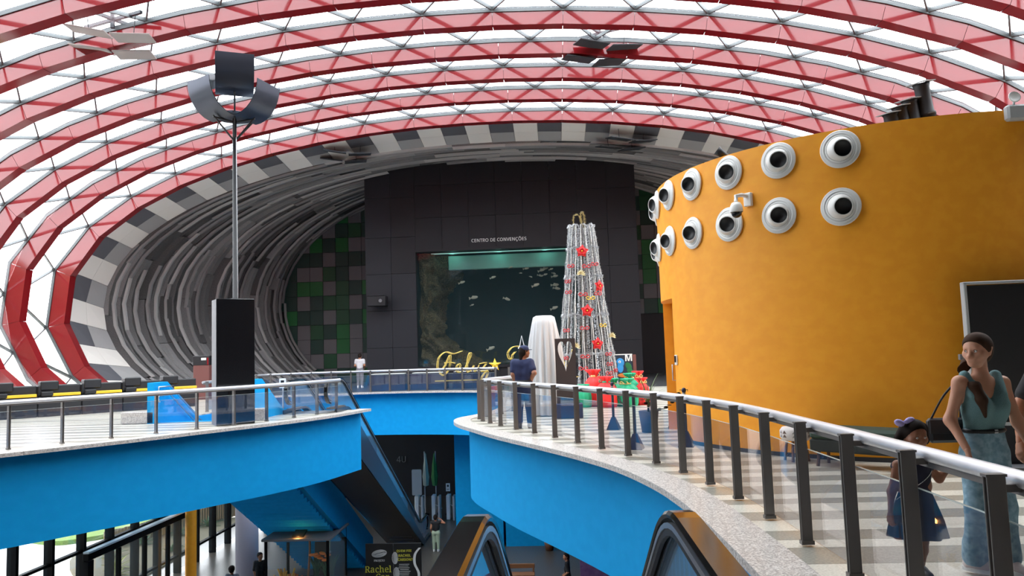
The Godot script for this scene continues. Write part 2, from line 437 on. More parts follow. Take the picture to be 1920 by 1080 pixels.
	for i in 6:
		var xa := lerpf(wx0, wx1, i / 6.0); var xb := lerpf(wx0, wx1, (i + 1) / 6.0)
		rects.append([xa, 0.0, xb, wy0, 0])
		for y in [[wy1, 9.0], [9.0, 10.8], [10.8, 12.6]]: rects.append([xa, y[0], xb, y[1], 0])
	for r in rects:
		var s := mb(); box(s, v3((r[0] + r[2]) / 2, (r[1] + r[3]) / 2, zf - 0.1), v3(r[2] - r[0] - 0.012, r[3] - r[1] - 0.012, 0.2), Basis.IDENTITY, 0.004)
		part("panel", s, M.facade_slate if r[4] == 1 else M.facade_black, blk)
	for x in [x0 + 0.1, x1 - 0.1]:
		var s := mb(); box(s, v3(x, 6.3, -43.4), v3(0.2, 12.6, 5.6)); part("side_wall", s, M.facade_slate, blk)
	var tp := mb(); box(tp, v3((x0 + x1) / 2, 12.7, -43.3), v3(x1 - x0, 0.2, 5.8)); part("top", tp, M.facade_black, blk)
	build_tank(wx0, wx1, wy0, wy1, zf)

func slab_out(s: SurfaceTool, q: Array, t: float) -> void:   # a panel with its face q seen from the axis and thickness t behind it
	var b := []
	for p in q:
		var d := Vector2(p.x - CX, p.y - 4.5).normalized() * t; b.append(p + v3(d.x, d.y, 0))
	hexa(s, [q[0], q[1], q[2], q[3], b[0], b[1], b[2], b[3]])

func build_tank(wx0: float, wx1: float, wy0: float, wy1: float, zf: float) -> void:
	mat("tank_wall", srgb(7, 33, 40), 0.8); mat("tank_lit_water", srgb(132, 190, 178), 0.7); mat("sand", srgb(96, 104, 92), 0.95)
	textured("reef", noise_tex(0.03, [srgb(52, 48, 34), srgb(84, 76, 52), srgb(116, 104, 74)], [0.25, 0.5, 0.75], 44), 1.6, 0.95)
	var t := struct("wall_aquarium_tank", "dark teal water tank of the aquarium behind its wide window", "aquarium")
	var c := v3((wx0 + wx1) / 2, (wy0 + wy1) / 2, -43.0); var e := v3(wx1 - wx0 + 0.6, wy1 - wy0 + 0.6, 4.6)
	for w in [["back", v3(c.x, c.y, -45.4), v3(e.x, e.y, 0.1)], ["side", v3(wx0 - 0.1, c.y, c.z), v3(0.1, e.y, e.z)], ["side", v3(wx1 + 0.1, c.y, c.z), v3(0.1, e.y, e.z)], ["lid", v3(c.x, wy1 + 0.12, c.z), v3(e.x, 0.1, e.z)]]:
		var s := mb(); box(s, w[1], w[2]); part(w[0], s, M.tank_wall, t)
	var s0 := mb(); box(s0, v3(c.x, wy0 - 0.05, c.z), v3(e.x, 0.1, e.z)); part("sand_bed", s0, M.sand, t)
	var s1 := mb(); box(s1, v3(c.x + 0.9, wy1 - 0.5, -42.6), v3(e.x - 1.8, 0.8, 0.3), Basis.IDENTITY, 0.03); part("lit_water_band", s1, M.tank_lit_water, t)  # band whose pale teal stands in for the lit water surface
	var s2 := mb(); box(s2, v3(c.x, c.y, zf - 0.24), v3(wx1 - wx0, wy1 - wy0, 0.04)); part("glass", s2, M.tank_glass, t)
	var s3 := mb()
	for yb in [[wy1, 0.14], [wy0, 0.14]]: box(s3, v3(c.x, yb[0], zf - 0.06), v3(wx1 - wx0, yb[1], 0.3))
	part("frame", s3, M.facade_black, t)
	# lamp above the pale water band
	var lm := mat("tank_lamp", srgb(190, 245, 235), 0.5); lm.emission_enabled = true; lm.emission = srgb(170, 245, 230); lm.emission_energy_multiplier = 0.3
	var ls := mb(); box(ls, v3(c.x, wy1 - 0.02, -41.9), v3(7.6, 0.05, 0.12)); var lo := part("lamp_strip", ls, lm, t)
	for i in 3:
		var l := OmniLight3D.new(); l.name = "tank_light"; l.light_color = srgb(170, 245, 230); l.light_energy = 0.16; l.omni_range = 30; l.omni_attenuation = 2.0; l.shadow_enabled = true; l.light_size = 0.1
		l.position = v3(c.x + (i - 1) * 2.6, wy1 - 0.14, -41.9); t.add_child(l, true)
	# reef down the left side
	var nz := FastNoiseLite.new(); nz.seed = 5; nz.frequency = 0.55; nz.fractal_octaves = 4
	var s4 := mb(); s4.set_smooth_group(0); var nu := 34; var nv := 60; var g := []
	for j in nv + 1:
		var row := PackedVector3Array(); var y := lerpf(wy0, wy1 - 0.05, float(j) / nv); var w := lerpf(2.6, 1.15, clampf((y - wy0) / 1.6, 0, 1)) + 0.5 * sin(y * 1.1 + 0.4) + 0.25 * smoothstep(5.4, 6.8, y)
		for i in nu + 1:
			var a := PI * 0.5 * i / nu; var d := nz.get_noise_3d(cos(a) * 3, y * 1.6, sin(a) * 3) * 0.9
			row.append(v3(wx0 + cos(a) * maxf(w + d, 0.2), y, -45.2 + sin(a) * maxf(3.6 + d, 0.5)))
		g.append(row)
	for j in nv:
		for i in nu: quad(s4, g[j][i], g[j + 1][i], g[j + 1][i + 1], g[j][i + 1])
	var rf := part("reef_rock", s4, M.reef); tag(rf, "brown encrusted reef rock filling the left side of the aquarium", "rock")
	# fish
	mat("fish", srgb(170, 170, 152), 0.4); var fm := mb(); ball(fm, V, v3(0.2, 0.085, 0.045), Basis.IDENTITY, 12)
	fm.set_smooth_group(-1); tri(fm, v3(-0.17, 0, 0.01), v3(-0.31, 0.09, 0), v3(-0.31, -0.09, 0)); tri(fm, v3(-0.17, 0, -0.01), v3(-0.31, -0.09, 0), v3(-0.31, 0.09, 0))
	tri(fm, v3(0.05, 0.08, 0), v3(-0.12, 0.13, 0), v3(-0.12, 0.05, 0)); fm.generate_normals(); var mesh := fm.commit()
	var fl := [[1018, 503, 1.3], [952, 500, 0.8], [917, 518, 1.1], [982, 503, 1.1], [1012, 507, 1.3], [1030, 507, 0.8], [1008, 516, 1.0], [1018, 515, 0.9], [1035, 513, 0.8], [1037, 519, 1.2], [1000, 537, 1.4], [1037, 536, 1.4], [1040, 543, 1.3], [1034, 581, 1.4], [905, 494, 0.6], [937, 498, 0.7], [881, 499, 0.5], [857, 526, 1.2], [990, 520, 0.6], [879, 556, 1.6], [942, 561, 1.3], [874, 570, 0.7], [909, 655, 1.6], [921, 491, 0.5], [971, 512, 0.5]]
	fl.sort_custom(func(u, w) -> bool: return u[0] < w[0])
	for k in fl.size():
		var f = fl[k]
		var p := v3(lerpf(wx0, wx1, (f[0] - 778.0) / 304.0), lerpf(wy1, wy0, (f[1] - 470.0) / 218.0), -42.2 - fmod(f[0] * 0.37, 1.0))
		var o := part("fish", mesh, M.fish); o.position = p; o.scale = Vector3.ONE * f[2] * 0.66; o.rotation = v3(0, 0.3 * sin(f[0]), 0.35 * sin(f[1] * 1.7))
		tag(o, "small pale fish swimming in the dark aquarium, %s from the left" % NTH[k], "fish", "fish in the aquarium")

func poly_of(a: Array) -> PackedVector2Array:
	var p := PackedVector2Array()
	for q in a: if p.size() == 0 or p[p.size() - 1].distance_to(q) > 0.02: p.append(q)
	return p

func build_floors() -> void:
	left_edge = smooth_path([Vector2(-16.4, -5.2), Vector2(-14.3, -8.6), Vector2(-12.3, -11.5), Vector2(-10.6, -13.84), Vector2(-9.5, -15.44), Vector2(-8.27, -17.5), Vector2(-7.4, -18.9), Vector2(-6.62, -20.6), Vector2(-6.08, -22.75)], 6)
	right_edge = smooth_path([Vector2(1.7, -2.5), Vector2(1.68, -4.2), Vector2(1.66, -5.5), Vector2(1.63, -6.4), Vector2(1.59, -7.2), Vector2(1.52, -8.1), Vector2(1.36, -9.15), Vector2(1.02, -10.45), Vector2(0.5, -11.72), Vector2(-0.18, -13.1), Vector2(-0.95, -14.6), Vector2(-1.5, -15.85), Vector2(-1.98, -17.0), Vector2(-2.2, -17.9), Vector2(-2.18, -18.6), Vector2(-1.92, -19.25), Vector2(-1.6, -20.2), Vector2(-1.45, -21.6), Vector2(-1.5, -24.0), Vector2(-1.75, -27.0), Vector2(-2.1, -29.6), Vector2(-2.3, -31.0)], 5)
	back_edge = smooth_path([Vector2(-2.3, -31.0), Vector2(-3.5, -31.75), Vector2(-4.8, -32.4), Vector2(-6.3, -32.8), Vector2(-7.8, -33.0), Vector2(-9.3, -33.0), Vector2(-11.3, -32.8), Vector2(-12.6, -32.2), Vector2(-13.0, -31.2)], 5)
	var lp := left_edge.duplicate()
	lp.append_array([Vector2(-8.2, -22.75), Vector2(-8.2, -19.9), Vector2(-10.95, -19.9), Vector2(-10.95, -24.0), Vector2(-12.2, -28.0), Vector2(-13.0, -31.2), Vector2(-20.6, -31.2), Vector2(-20.6, -5.2)])
	var rp := right_edge.duplicate(); rp.append_array([Vector2(15, -31.0), Vector2(15, 6.2), Vector2(-4, 6.2), Vector2(-4, -2.5)])
	var bp := back_edge.duplicate(); bp.append_array([Vector2(-20.6, -31.2), Vector2(-20.6, -46.5), Vector2(15, -46.5), Vector2(15, -31.0)])
	platform("floor_left", "left upper platform with bright striped granite floor and curved blue edge", poly_of(lp), -13.0, -31.2, 8)
	platform("floor_right", "right upper platform with striped granite floor and curved blue edge", poly_of(rp), -2.6, -31.0, 3)
	platform("floor_back", "back platform of the hall with grey floor and curved blue edge", poly_of(bp), 0, 0, 0)
	kerb("granite kerb along the left platform's edge", left_edge); kerb("granite kerb along the right platform's edge", right_edge); kerb("granite kerb along the back platform's edge", back_edge)
	kerb_box("low grey granite upstand around the head of the blue stairs", [Vector2(-8.2, -22.6), Vector2(-8.2, -19.8), Vector2(-8.55, -19.8)])
	var lf := struct("floor", "dark grey-brown floor of the lower level", "floor"); var s := mb(); box(s, v3(-1, LOW - 0.1, -20), v3(34, 0.2, 56)); part("slab", s, M.floor_low, lf)

func platform(called: String, label: String, poly: PackedVector2Array, z0: float, z1: float, seed_: int) -> void:
	var f := struct(called, label, "floor")
	var s := mb(); prism(s, poly, -1.78 if called == "floor_left" else (-1.73 if called == "floor_right" else -1.85), -0.03); part("slab", s, M.blue_paint, f)
	var inset := Geometry2D.offset_polygon(poly, -0.3); var base: PackedVector2Array = inset[0] if inset.size() else poly
	if z0 == z1:
		var t := mb(); prism(t, poly, -0.03, 0.0); part("paving", t, M.floor_hall, f); return
	var r := RandomNumberGenerator.new(); r.seed = seed_; var z := z0; var k := 0
	var front := Geometry2D.intersect_polygons(poly, PackedVector2Array([Vector2(-30, z0), Vector2(30, z0), Vector2(30, 10), Vector2(-30, 10)]))
	for q in front: var t := mb(); prism(t, q, -0.03, 0.0); part("paving", t, M.granite_dark, f)
	while z > z1:
		var w := r.randf_range(0.24, 0.42) if k % 2 == 0 else r.randf_range(0.22, 0.46)
		var zz := maxf(z - w, z1)
		for q in Geometry2D.intersect_polygons(poly, PackedVector2Array([Vector2(-30, zz + 0.006), Vector2(30, zz + 0.006), Vector2(30, z), Vector2(-30, z)])):
			var t := mb(); prism(t, q, -0.03, 0.0); part("strip", t, M.granite_light if k % 2 == 0 else M.granite_dark, f)
		z = zz; k += 1

func inset_path(p: Array, d: float) -> Array:   # the path moved to its right-hand side by d
	var out := []
	for i in p.size():
		var t: Vector2 = (p[mini(i + 1, p.size() - 1)] - p[maxi(i - 1, 0)]).normalized(); out.append(p[i] + Vector2(t.y, -t.x) * d)
	return out

func side_of(p: Array) -> float: return -1.0 if p == left_edge else 1.0

func kerb(label: String, edge: Array) -> void:
	var sg := -1.0 if edge == left_edge else 1.0
	var o := struct("trim_kerb", label, "kerb"); var a := inset_path(edge, -0.04 * sg); var b := inset_path(edge, 0.36 * sg)
	var i := 0
	while i < edge.size() - 1:
		var e := mini(i + 4, edge.size() - 1); var poly := []
		for k in range(i, e + 1): poly.append(a[k])
		for k in range(e, i - 1, -1): poly.append(b[k])
		poly[0] = poly[0].lerp(poly[1], 0.01); poly[poly.size() - 1] = poly[poly.size() - 1].lerp(poly[poly.size() - 2], 0.01)
		var s := mb(); prism(s, poly_of(poly), -0.05, 0.022); part("stone", s, M.granite_kerb, o); i = e

func kerb_box(label: String, p: Array) -> void:
	var o := struct("trim_upstand", label, "kerb")
	for e in [[v3(-11.25, 0.16, -19.75), v3(0.9, 0.32, 0.3)], [v3(-8.35, 0.16, -19.75), v3(1.1, 0.32, 0.3)]]:
		var s := mb(); box(s, e[1 - 1], e[1], Basis.IDENTITY, 0.02); part("stone", s, M.granite_kerb, o)

func build_shell() -> void:
	# opaque part of the vault over the viewer and the end wall behind
	var cl := struct("ceiling", "solid vault above the landing behind the viewer", "ceiling"); var s := mb(); var a := arc(20.3, 8.2, 4.23, -0.9, 40); var b := arc(20.8, 8.7, 4.23, -1.0, 40)
	for i in 40: hexa(s, [v3(a[i].x, a[i].y, 6.4), v3(a[i + 1].x, a[i + 1].y, 6.4), v3(a[i + 1].x, a[i + 1].y, -7.6), v3(a[i].x, a[i].y, -7.6), v3(b[i].x, b[i].y, 6.4), v3(b[i + 1].x, b[i + 1].y, 6.4), v3(b[i + 1].x, b[i + 1].y, -7.6), v3(b[i].x, b[i].y, -7.6)])
	part("vault", s, M.ceiling_dark, cl)
	var h := struct("ceiling_hall", "outer shell over the dark hall", "ceiling"); s = mb(); a = arc(20.12, 8.0, 4.23, -1.2, 40); b = arc(20.35, 8.2, 4.23, -1.3, 40)
	for i in 40: hexa(s, [v3(a[i].x, a[i].y, -33.96), v3(a[i + 1].x, a[i + 1].y, -33.96), v3(a[i + 1].x, a[i + 1].y, -46.6), v3(a[i].x, a[i].y, -46.6), v3(b[i].x, b[i].y, -33.96), v3(b[i + 1].x, b[i + 1].y, -33.96), v3(b[i + 1].x, b[i + 1].y, -46.6), v3(b[i].x, b[i].y, -46.6)])
	part("shell", s, M.ceiling_dark, h)
	var w := struct("wall_back", "grey end wall behind the viewer", "wall"); s = mb(); box(s, v3(CX, 3, 6.6), v3(46, 21, 0.4)); part("wall_face", s, M.grey_wall, w)
	w = struct("wall_right", "grey wall along the right of the lower level", "wall"); s = mb(); box(s, v3(15.1, -3.8, -20), v3(0.3, 6.6, 54)); part("wall_face", s, M.blue_paint, w)
	w = struct("wall_lower_far", "black far wall of the lower level", "wall"); s = mb(); box(s, v3(-1, -3.9, -46.6), v3(34, 6.4, 0.4)); part("wall_face", s, M.facade_black, w)
	w = struct("wall_lower_blue", "dark blue wall set back under the right platform", "wall"); s = mb(); box(s, v3(4.9, -4.37, -34.4), v3(15.2, 5.26, 0.3)); part("wall_face", s, M.blue_paint, w)
	w = struct("wall_blue_pier", "blue pier closing the dark passage under the back platform", "wall"); s = mb(); box(s, v3(-3.85, -4.44, -37.5), v3(2.1, 5.12, 6.6)); part("wall_face", s, M.blue_paint, w)
	w = struct("wall_purple", "purple wall under the right platform", "wall"); s = mb(); box(s, v3(4.4, -4.37, -26.4), v3(8.0, 5.26, 0.3)); part("wall_face", s, M.purple_paint, w)
	# floors outside the rib feet
	for sx in [-1, 1]:
		var o := struct("trim_foot", "white sill under the glazing along the %s side" % ("left" if sx < 0 else "right"), "sill"); s = mb()
		var x := (-20.9 if sx < 0 else 15.2); box(s, v3(x, -0.35, -20.8), v3(0.6, 0.9, 26.0)); part("sill", s, M.white, o)

func build_curtain_wall() -> void:
	var w := struct("window_wall", "black-framed glass wall of the lower level looking out on the garden", "window")
	var zs := []; var z := -12.0
	while z > -46.5: zs.append(z); z -= 1.58
	for i in zs.size():
		var s := mb(); box(s, v3(-16.0, -4.44, zs[i]), v3(0.3, 5.12, 0.12), Basis.IDENTITY, 0.01); part("mullion", s, M.mullion, w)
		if i == zs.size() - 1: continue
		for y in [[-6.95, -6.3], [-6.3, -4.5], [-4.5, -1.9]]:
			var t := mb(); box(t, v3(-16.0, y[1], zs[i] - 0.79), v3(0.16, 0.09, 1.46)); part("transom", t, M.mullion, w)
			var p := mb(); box(p, v3(-16.0, (y[0] + y[1]) / 2, zs[i] - 0.79), v3(0.02, y[1] - y[0] - 0.09, 1.46)); part("pane", p, M.window_glass, w)
	var far := struct("wall_lower_left", "solid wall continuing the lower glass wall toward the viewer", "wall"); var f := mb(); box(f, v3(-16.0, -4.44, -2.6), v3(0.3, 5.12, 18.4)); part("wall_face", f, M.grey_wall, far)
	# glazed lobby inside the wall
	var l := struct("door_1", "black-framed glass entrance lobby with a white-topped roof edge", "lobby"); var x := -15.45; var z0 := -24.1; var z1 := -30.9
	var r := mb(); box(r, v3(-15.5, -4.58, (z0 + z1) / 2), v3(0.2, 0.22, z0 - z1), Basis.IDENTITY, 0.01); part("roof_edge", r, M.mullion, l)
	var rt := mb(); box(rt, v3(-15.5, -4.44, (z0 + z1) / 2), v3(0.2, 0.06, z0 - z1 - 0.04)); part("roof_top", rt, M.white, l)
	for i in 5:
		var s := mb(); box(s, v3(x, -5.85, lerpf(z0 - 0.1, z1 + 0.1, i / 4.0)), v3(0.14, 2.3, 0.3 if i == 0 else 0.12)); part("post", s, M.mullion, l)
		if i < 4: var p := mb(); box(p, v3(x, -5.85, lerpf(z0, z1, (i + 0.5) / 4.0)), v3(0.02, 2.28, 1.5)); part("pane", p, M.window_glass, l)

func build_outside() -> void:
	textured("paving_out", noise_tex(0.03, [srgb(196, 193, 186), srgb(214, 211, 204), srgb(226, 223, 217)], [0.3, 0.5, 0.75], 31), 2.0, 0.85)
	textured("lawn", noise_tex(0.06, [srgb(78, 104, 44), srgb(104, 132, 60), srgb(132, 154, 82)], [0.3, 0.5, 0.75], 32), 1.5, 0.95)
	textured("soil", noise_tex(0.06, [srgb(92, 84, 66), srgb(120, 110, 88), srgb(150, 140, 116)], [0.3, 0.5, 0.75], 33), 1.2, 0.95)
	var g := struct("floor_outside", "pale paved ground outside the lower glass wall", "ground"); var s := mb(); box(s, v3(-58, LOW - 0.2, -30), v3(83.6, 0.2, 120)); part("paving", s, M.paving_out, g)
	var lw := struct("lawn", "green lawn mound beyond the pale paving outside", "lawn"); s = mb(); prism(s, poly_of(smooth_path([Vector2(-23.6, -37.0), Vector2(-26, -36.6), Vector2(-31, -40), Vector2(-38, -48), Vector2(-36, -58), Vector2(-26, -58), Vector2(-19.4, -47), Vector2(-20.2, -42)], 5, true)), LOW - 0.11, LOW + 0.12); part("turf", s, M.lawn, lw)
	var bd := struct("planting_bed", "brown planting bed along the outside of the glass wall", "flower bed"); s = mb(); prism(s, poly_of(smooth_path([Vector2(-17.2, -29.8), Vector2(-19.4, -30), Vector2(-22.2, -33.6), Vector2(-21.4, -36.6), Vector2(-19.6, -40), Vector2(-17.6, -41), Vector2(-17.3, -36)], 5, true)), LOW - 0.12, LOW + 0.06); part("soil", s, M.soil, bd)
	mat("fence_wood", srgb(178, 150, 118), 0.8); var fence := thing("wooden_fence", "low pale wooden board fence curving behind the agaves outside the glass wall", "fence")
	var fp := resample(smooth_path([Vector2(-21.4, -34.6), Vector2(-20.8, -35.9), Vector2(-19.9, -37.8), Vector2(-18.6, -41.2), Vector2(-18.2, -44)], 6), 0.17)
	for i in fp.size() - 1:
		s = mb(); var m: Vector2 = (fp[i] + fp[i + 1]) / 2; var d: Vector2 = fp[i + 1] - fp[i]
		box(s, v3(m.x, LOW + 0.42, m.y), v3(0.155, 0.92 + 0.03 * sin(i * 2.3), 0.03), Basis(Vector3.UP, atan2(-d.y, d.x)), 0.006); part("plank", s, M.fence_wood, fence)
	mat("agave", srgb(104, 132, 96), 0.6).backlight = srgb(40, 60, 30); mat("agave_pale", srgb(178, 180, 110), 0.6).backlight = srgb(60, 60, 30)
	var k := 0
	for q in [[-20.4, -33.4, 0.95, "bright green spiky agave nearest the lobby glass"], [-19.0, -31.6, 0.9, "pale yellow-striped agave at the near end of the planting bed"], [-20.1, -35.6, 0.8, "grey-green agave in front of the board fence"], [-19.2, -37.3, 0.8, "grey-green agave beyond the yellow column"], [-18.6, -39.2, 0.75, "agave at the far end of the planting bed"], [-17.9, -34.2, 0.6, "small agave close to the glass wall"], [-18.3, -30.6, 0.55, "small pale agave beside the lobby roof"], [-25.0, -39.0, 0.9, "agave growing alone on the lawn"]]:
		var a := thing("agave", q[3], "plant", v3(q[0], LOW + 0.03, q[1])); var rr := RandomNumberGenerator.new(); rr.seed = 50 + k
		for j in 22:
			var th := j * 2.39996; var el := lerpf(1.35, 0.25, j / 22.0); var L: float = q[2] * rr.randf_range(0.75, 1.1); s = mb(); var w = 0.05 * q[2] + 0.02; var pr := V; var dir := v3(cos(th), 0, sin(th)); var sd := v3(-sin(th), 0, cos(th))
			for e in 5:
				var t0 := e / 5.0; var t1 := (e + 1) / 5.0
				var p0 := dir * L * t0 * cos(el) + Vector3.UP * L * (t0 * sin(el) - 0.25 * t0 * t0); var p1 := dir * L * t1 * cos(el) + Vector3.UP * L * (t1 * sin(el) - 0.25 * t1 * t1)
				var w0 = w * (1 - t0 * t0); var w1 = w * (1 - t1 * t1)
				var up := Vector3.UP * 0.02
				quad(s, p0 - sd * w0 + up, p1 - sd * w1 + up, p1, p0); quad(s, p0, p1, p1 + sd * w1 + up, p0 + sd * w0 + up)
			part("leaf", s, M.agave_pale if k in [1, 6] else M.agave, a)
		k += 1
	# trees standing outside along the left of the vault
	mat("far_green", srgb(70, 92, 62), 0.95)
	for i in 6:
		var tx: float = -33.0 - 3.0 * (i % 2); var tz := 8.0 - i * 7.1
		var tr := thing("tree", "rounded green tree standing outside the left flank of the vault", "tree", v3(tx, LOW, tz), 0, "trees outside left of the vault"); s = mb(); var rr := RandomNumberGenerator.new(); rr.seed = 90 + i
		for j in 22: ball(s, v3(rr.randf_range(-1.6, 1.6), rr.randf_range(3, 14.5), rr.randf_range(-1.4, 1.4)), v3(1, 1.0, 1) * rr.randf_range(1.2, 1.8), Basis.IDENTITY, 10)
		part("crown", s, M.far_green, tr); s = mb(); tube(s, [v3(0, -0.2, 0), v3(0, 4.5, 0)], 0.25); part("trunk", s, M.wood_dark, tr)
	# unseen block added outside the right flank, only to darken that side
	var nb := struct("wall_light_block_right", "unseen blank building added along the right flank to cut side light", "building"); s = mb(); box(s, v3(24.0, 1.0, -18.0), v3(5.0, 16.0, 44.0)); part("wall_face", s, M.concrete, nb)

# ================================================================== THINGS
func build_things() -> void:
	build_drum(); build_rails(); build_escalators(); build_stairs(); build_mast(); build_left_props()
	build_drapes_and_tree(); build_right_props(); build_hangings(); build_back_props(); build_lower_props()

const DC := Vector2(5.9, -13.9)       # centre of the yellow drum
const DR := 4.0
func drum_at(deg: float, y: float, r := DR) -> Vector3: return v3(DC.x + cos(deg_to_rad(deg)) * r, y, DC.y + sin(deg_to_rad(deg)) * r)

func build_drum() -> void:            # angles run from +x towards +z (the viewer)
	var d := struct("wall_drum", "tall round yellow room with two rows of portholes", "round room")
	var n := 144; var top := 4.48; var dh := 2.42
	var s := mb(); s.set_smooth_group(0); var i0 := 68; var i1 := 78   # the doorway, in steps of 2.5 degrees
	for i in n:
		var a := i * 2.5; var b := a + 2.5; var y0 := dh if i >= i0 and i < i1 else 0.0
		quad(s, drum_at(b, y0), drum_at(b, top), drum_at(a, top), drum_at(a, y0))
	s.set_smooth_group(-1)
	for i in n:
		var a := i * 2.5; var b := a + 2.5; var y0 := dh if i >= i0 and i < i1 else 0.0
		quad(s, drum_at(a, y0, 3.75), drum_at(a, top, 3.75), drum_at(b, top, 3.75), drum_at(b, y0, 3.75))
		quad(s, drum_at(a, top, 3.75), drum_at(a, top), drum_at(b, top), drum_at(b, top, 3.75))
		quad(s, drum_at(a, y0, 3.75), drum_at(b, y0, 3.75), drum_at(b, y0), drum_at(a, y0))
	for a in [i0 * 2.5, i1 * 2.5]: quad(s, drum_at(a, 0, 3.75), drum_at(a, 0), drum_at(a, dh), drum_at(a, dh, 3.75))
	part("shell", s, M.yellow_paint, d)
	s = mb(); s.set_smooth_group(0)
	for i in n:
		if i >= i0 and i < i1: continue
		var a := i * 2.5; quad(s, drum_at(a + 2.5, 0, 4.012), drum_at(a + 2.5, 0.06, 4.012), drum_at(a, 0.06, 4.012), drum_at(a, 0, 4.012))
	part("skirting", s, M.charcoal, d)
	var pl := PackedVector2Array()
	for i in 48: var p := drum_at(i * 7.5, 0, 3.8); pl.append(Vector2(p.x, p.z))
	s = mb(); prism(s, pl, 4.2, 4.3); part("roof", s, M.charcoal, d)
	mat("door_orange", srgb(176, 96, 20), 0.5); var dr := struct("door_2", "orange-brown door recessed in the left flank of the yellow round room", "door"); s = mb()
	var da := drum_at(i0 * 2.5, 0, 3.8); var db := drum_at(i1 * 2.5, 0, 3.8); var dm := (da + db) / 2; var dd := db - da
	box(s, v3(dm.x, 1.2, dm.z), v3(dd.length() - 0.02, 2.4, 0.05), Basis(Vector3.UP, atan2(-dd.z, dd.x)), 0.005); part("leaf", s, M.door_orange, dr)
	s = mb(); tube(s, [da.lerp(db, 0.85) + v3(-0.04, 0.95, 0), da.lerp(db, 0.85) + v3(-0.1, 0.95, 0.0), da.lerp(db, 0.85) + v3(-0.1, 1.25, 0), da.lerp(db, 0.85) + v3(-0.04, 1.25, 0)], 0.012); part("handle", s, M.steel, dr)
	# air nozzles
	var proto: Node3D = null; var ring_word := ["first", "second", "third", "fourth", "fifth", "sixth"]
	for row in 2:
		for k in 9:
			var deg := 119.6 + k * 12.15
			if row == 1: deg += 0.6
			var y := 4.2 - 0.79 * row
			var p := drum_at(deg, y, DR + 0.002); var lab := "white round air nozzle on the yellow wall, %s row, %s from the near right end" % ["upper" if row == 0 else "lower", (ring_word + ["seventh", "eighth", "ninth"])[k]]
			var turn := PI / 2 - deg_to_rad(deg)
			if proto == null:
				proto = thing("air_nozzle", lab, "air nozzle", p, turn, "air nozzles on the yellow drum")
				var T := Transform3D(Basis(Vector3.RIGHT, PI / 2), V)   # lathe axis +y -> +z
				s = mb(); lathe(s, [Vector2(0.16, 0.0), Vector2(0.255, 0.0), Vector2(0.262, 0.018), Vector2(0.25, 0.034), Vector2(0.232, 0.026), Vector2(0.224, 0.04), Vector2(0.205, 0.04), Vector2(0.198, 0.028), Vector2(0.188, 0.05), Vector2(0.172, 0.05), Vector2(0.165, 0.02)], 40, T); part("flange", s, M.white_gloss, proto)
				s = mb(); var B := Basis(Vector3.UP, deg_to_rad(26)) * Basis(Vector3.RIGHT, deg_to_rad(90 + 6)); var X := Transform3D(B, v3(0, 0, 0.012)); var pr := []
				for j in 12: var a := lerpf(PI * 0.72, deg_to_rad(46), j / 11.0); pr.append(Vector2(sin(a) * 0.172, cos(a) * 0.172))
				pr.append(Vector2(0.116, 0.121)); pr.append(Vector2(0.112, 0.112)); lathe(s, pr, 36, X); part("ball", s, M.white_gloss, proto)
				s = mb(); lathe(s, [Vector2(0, 0.075), Vector2(0.1, 0.075), Vector2(0.1125, 0.113)], 30, X); part("throat", s, M.black, proto)
			else: copy_of(proto, p, turn, lab, "air_nozzle")
	# security camera
	var cp := drum_at(139.0, 3.72); var c := thing("security_camera", "white dome security camera on a wall bracket beside the lower portholes", "camera", cp, PI / 2 - deg_to_rad(139.0))
	s = mb(); box(s, v3(0, 0, 0.03), v3(0.13, 0.2, 0.06), Basis.IDENTITY, 0.01); part("wall_plate", s, M.white, c)
	s = mb(); tube(s, [v3(0, 0.05, 0.05), v3(-0.02, 0.06, 0.16), v3(-0.05, 0.04, 0.25), v3(-0.05, -0.04, 0.26)], 0.03, 10); part("arm", s, M.white, c)
	var X2 := Transform3D(Basis.IDENTITY, v3(-0.05, -0.2, 0.26)); s = mb(); lathe(s, [Vector2(0.088, 0.0), Vector2(0.094, 0.02), Vector2(0.088, 0.09), Vector2(0.06, 0.14), Vector2(0.03, 0.15), Vector2(0, 0.15)], 28, X2); part("housing", s, M.white_gloss, c)
	s = mb(); var dp := []
	for j in 8: var a := PI / 2 * j / 7.0; dp.append(Vector2(0.075 * sin(a), -0.075 * cos(a)))
	lathe(s, dp, 24, Transform3D(Basis.IDENTITY, v3(-0.05, -0.21, 0.26))); part("dome", s, M.black_gloss, c)
	# access panel by the door
	cp = drum_at(168.5, 1.36); c = thing("access_panel", "small white access panel with black face beside the drum's door", "access panel", cp, PI / 2 - deg_to_rad(168.5))
	s = mb(); box(s, v3(0, 0, 0.015), v3(0.1, 0.17, 0.03), Basis.IDENTITY, 0.008); part("case", s, M.white, c); s = mb(); box(s, v3(0, 0.015, 0.032), v3(0.07, 0.11, 0.012), Basis.IDENTITY, 0.004); part("face", s, M.black_gloss, c)
	# stage lights standing on the roof behind the rim
	var lk := ["short black stage light at the left end of the cluster on the yellow drum", "black stage light second from the left on the drum's rim", "black stage light third from the left on the drum's rim", "tall black stage light at the right of the cluster on the yellow drum"]
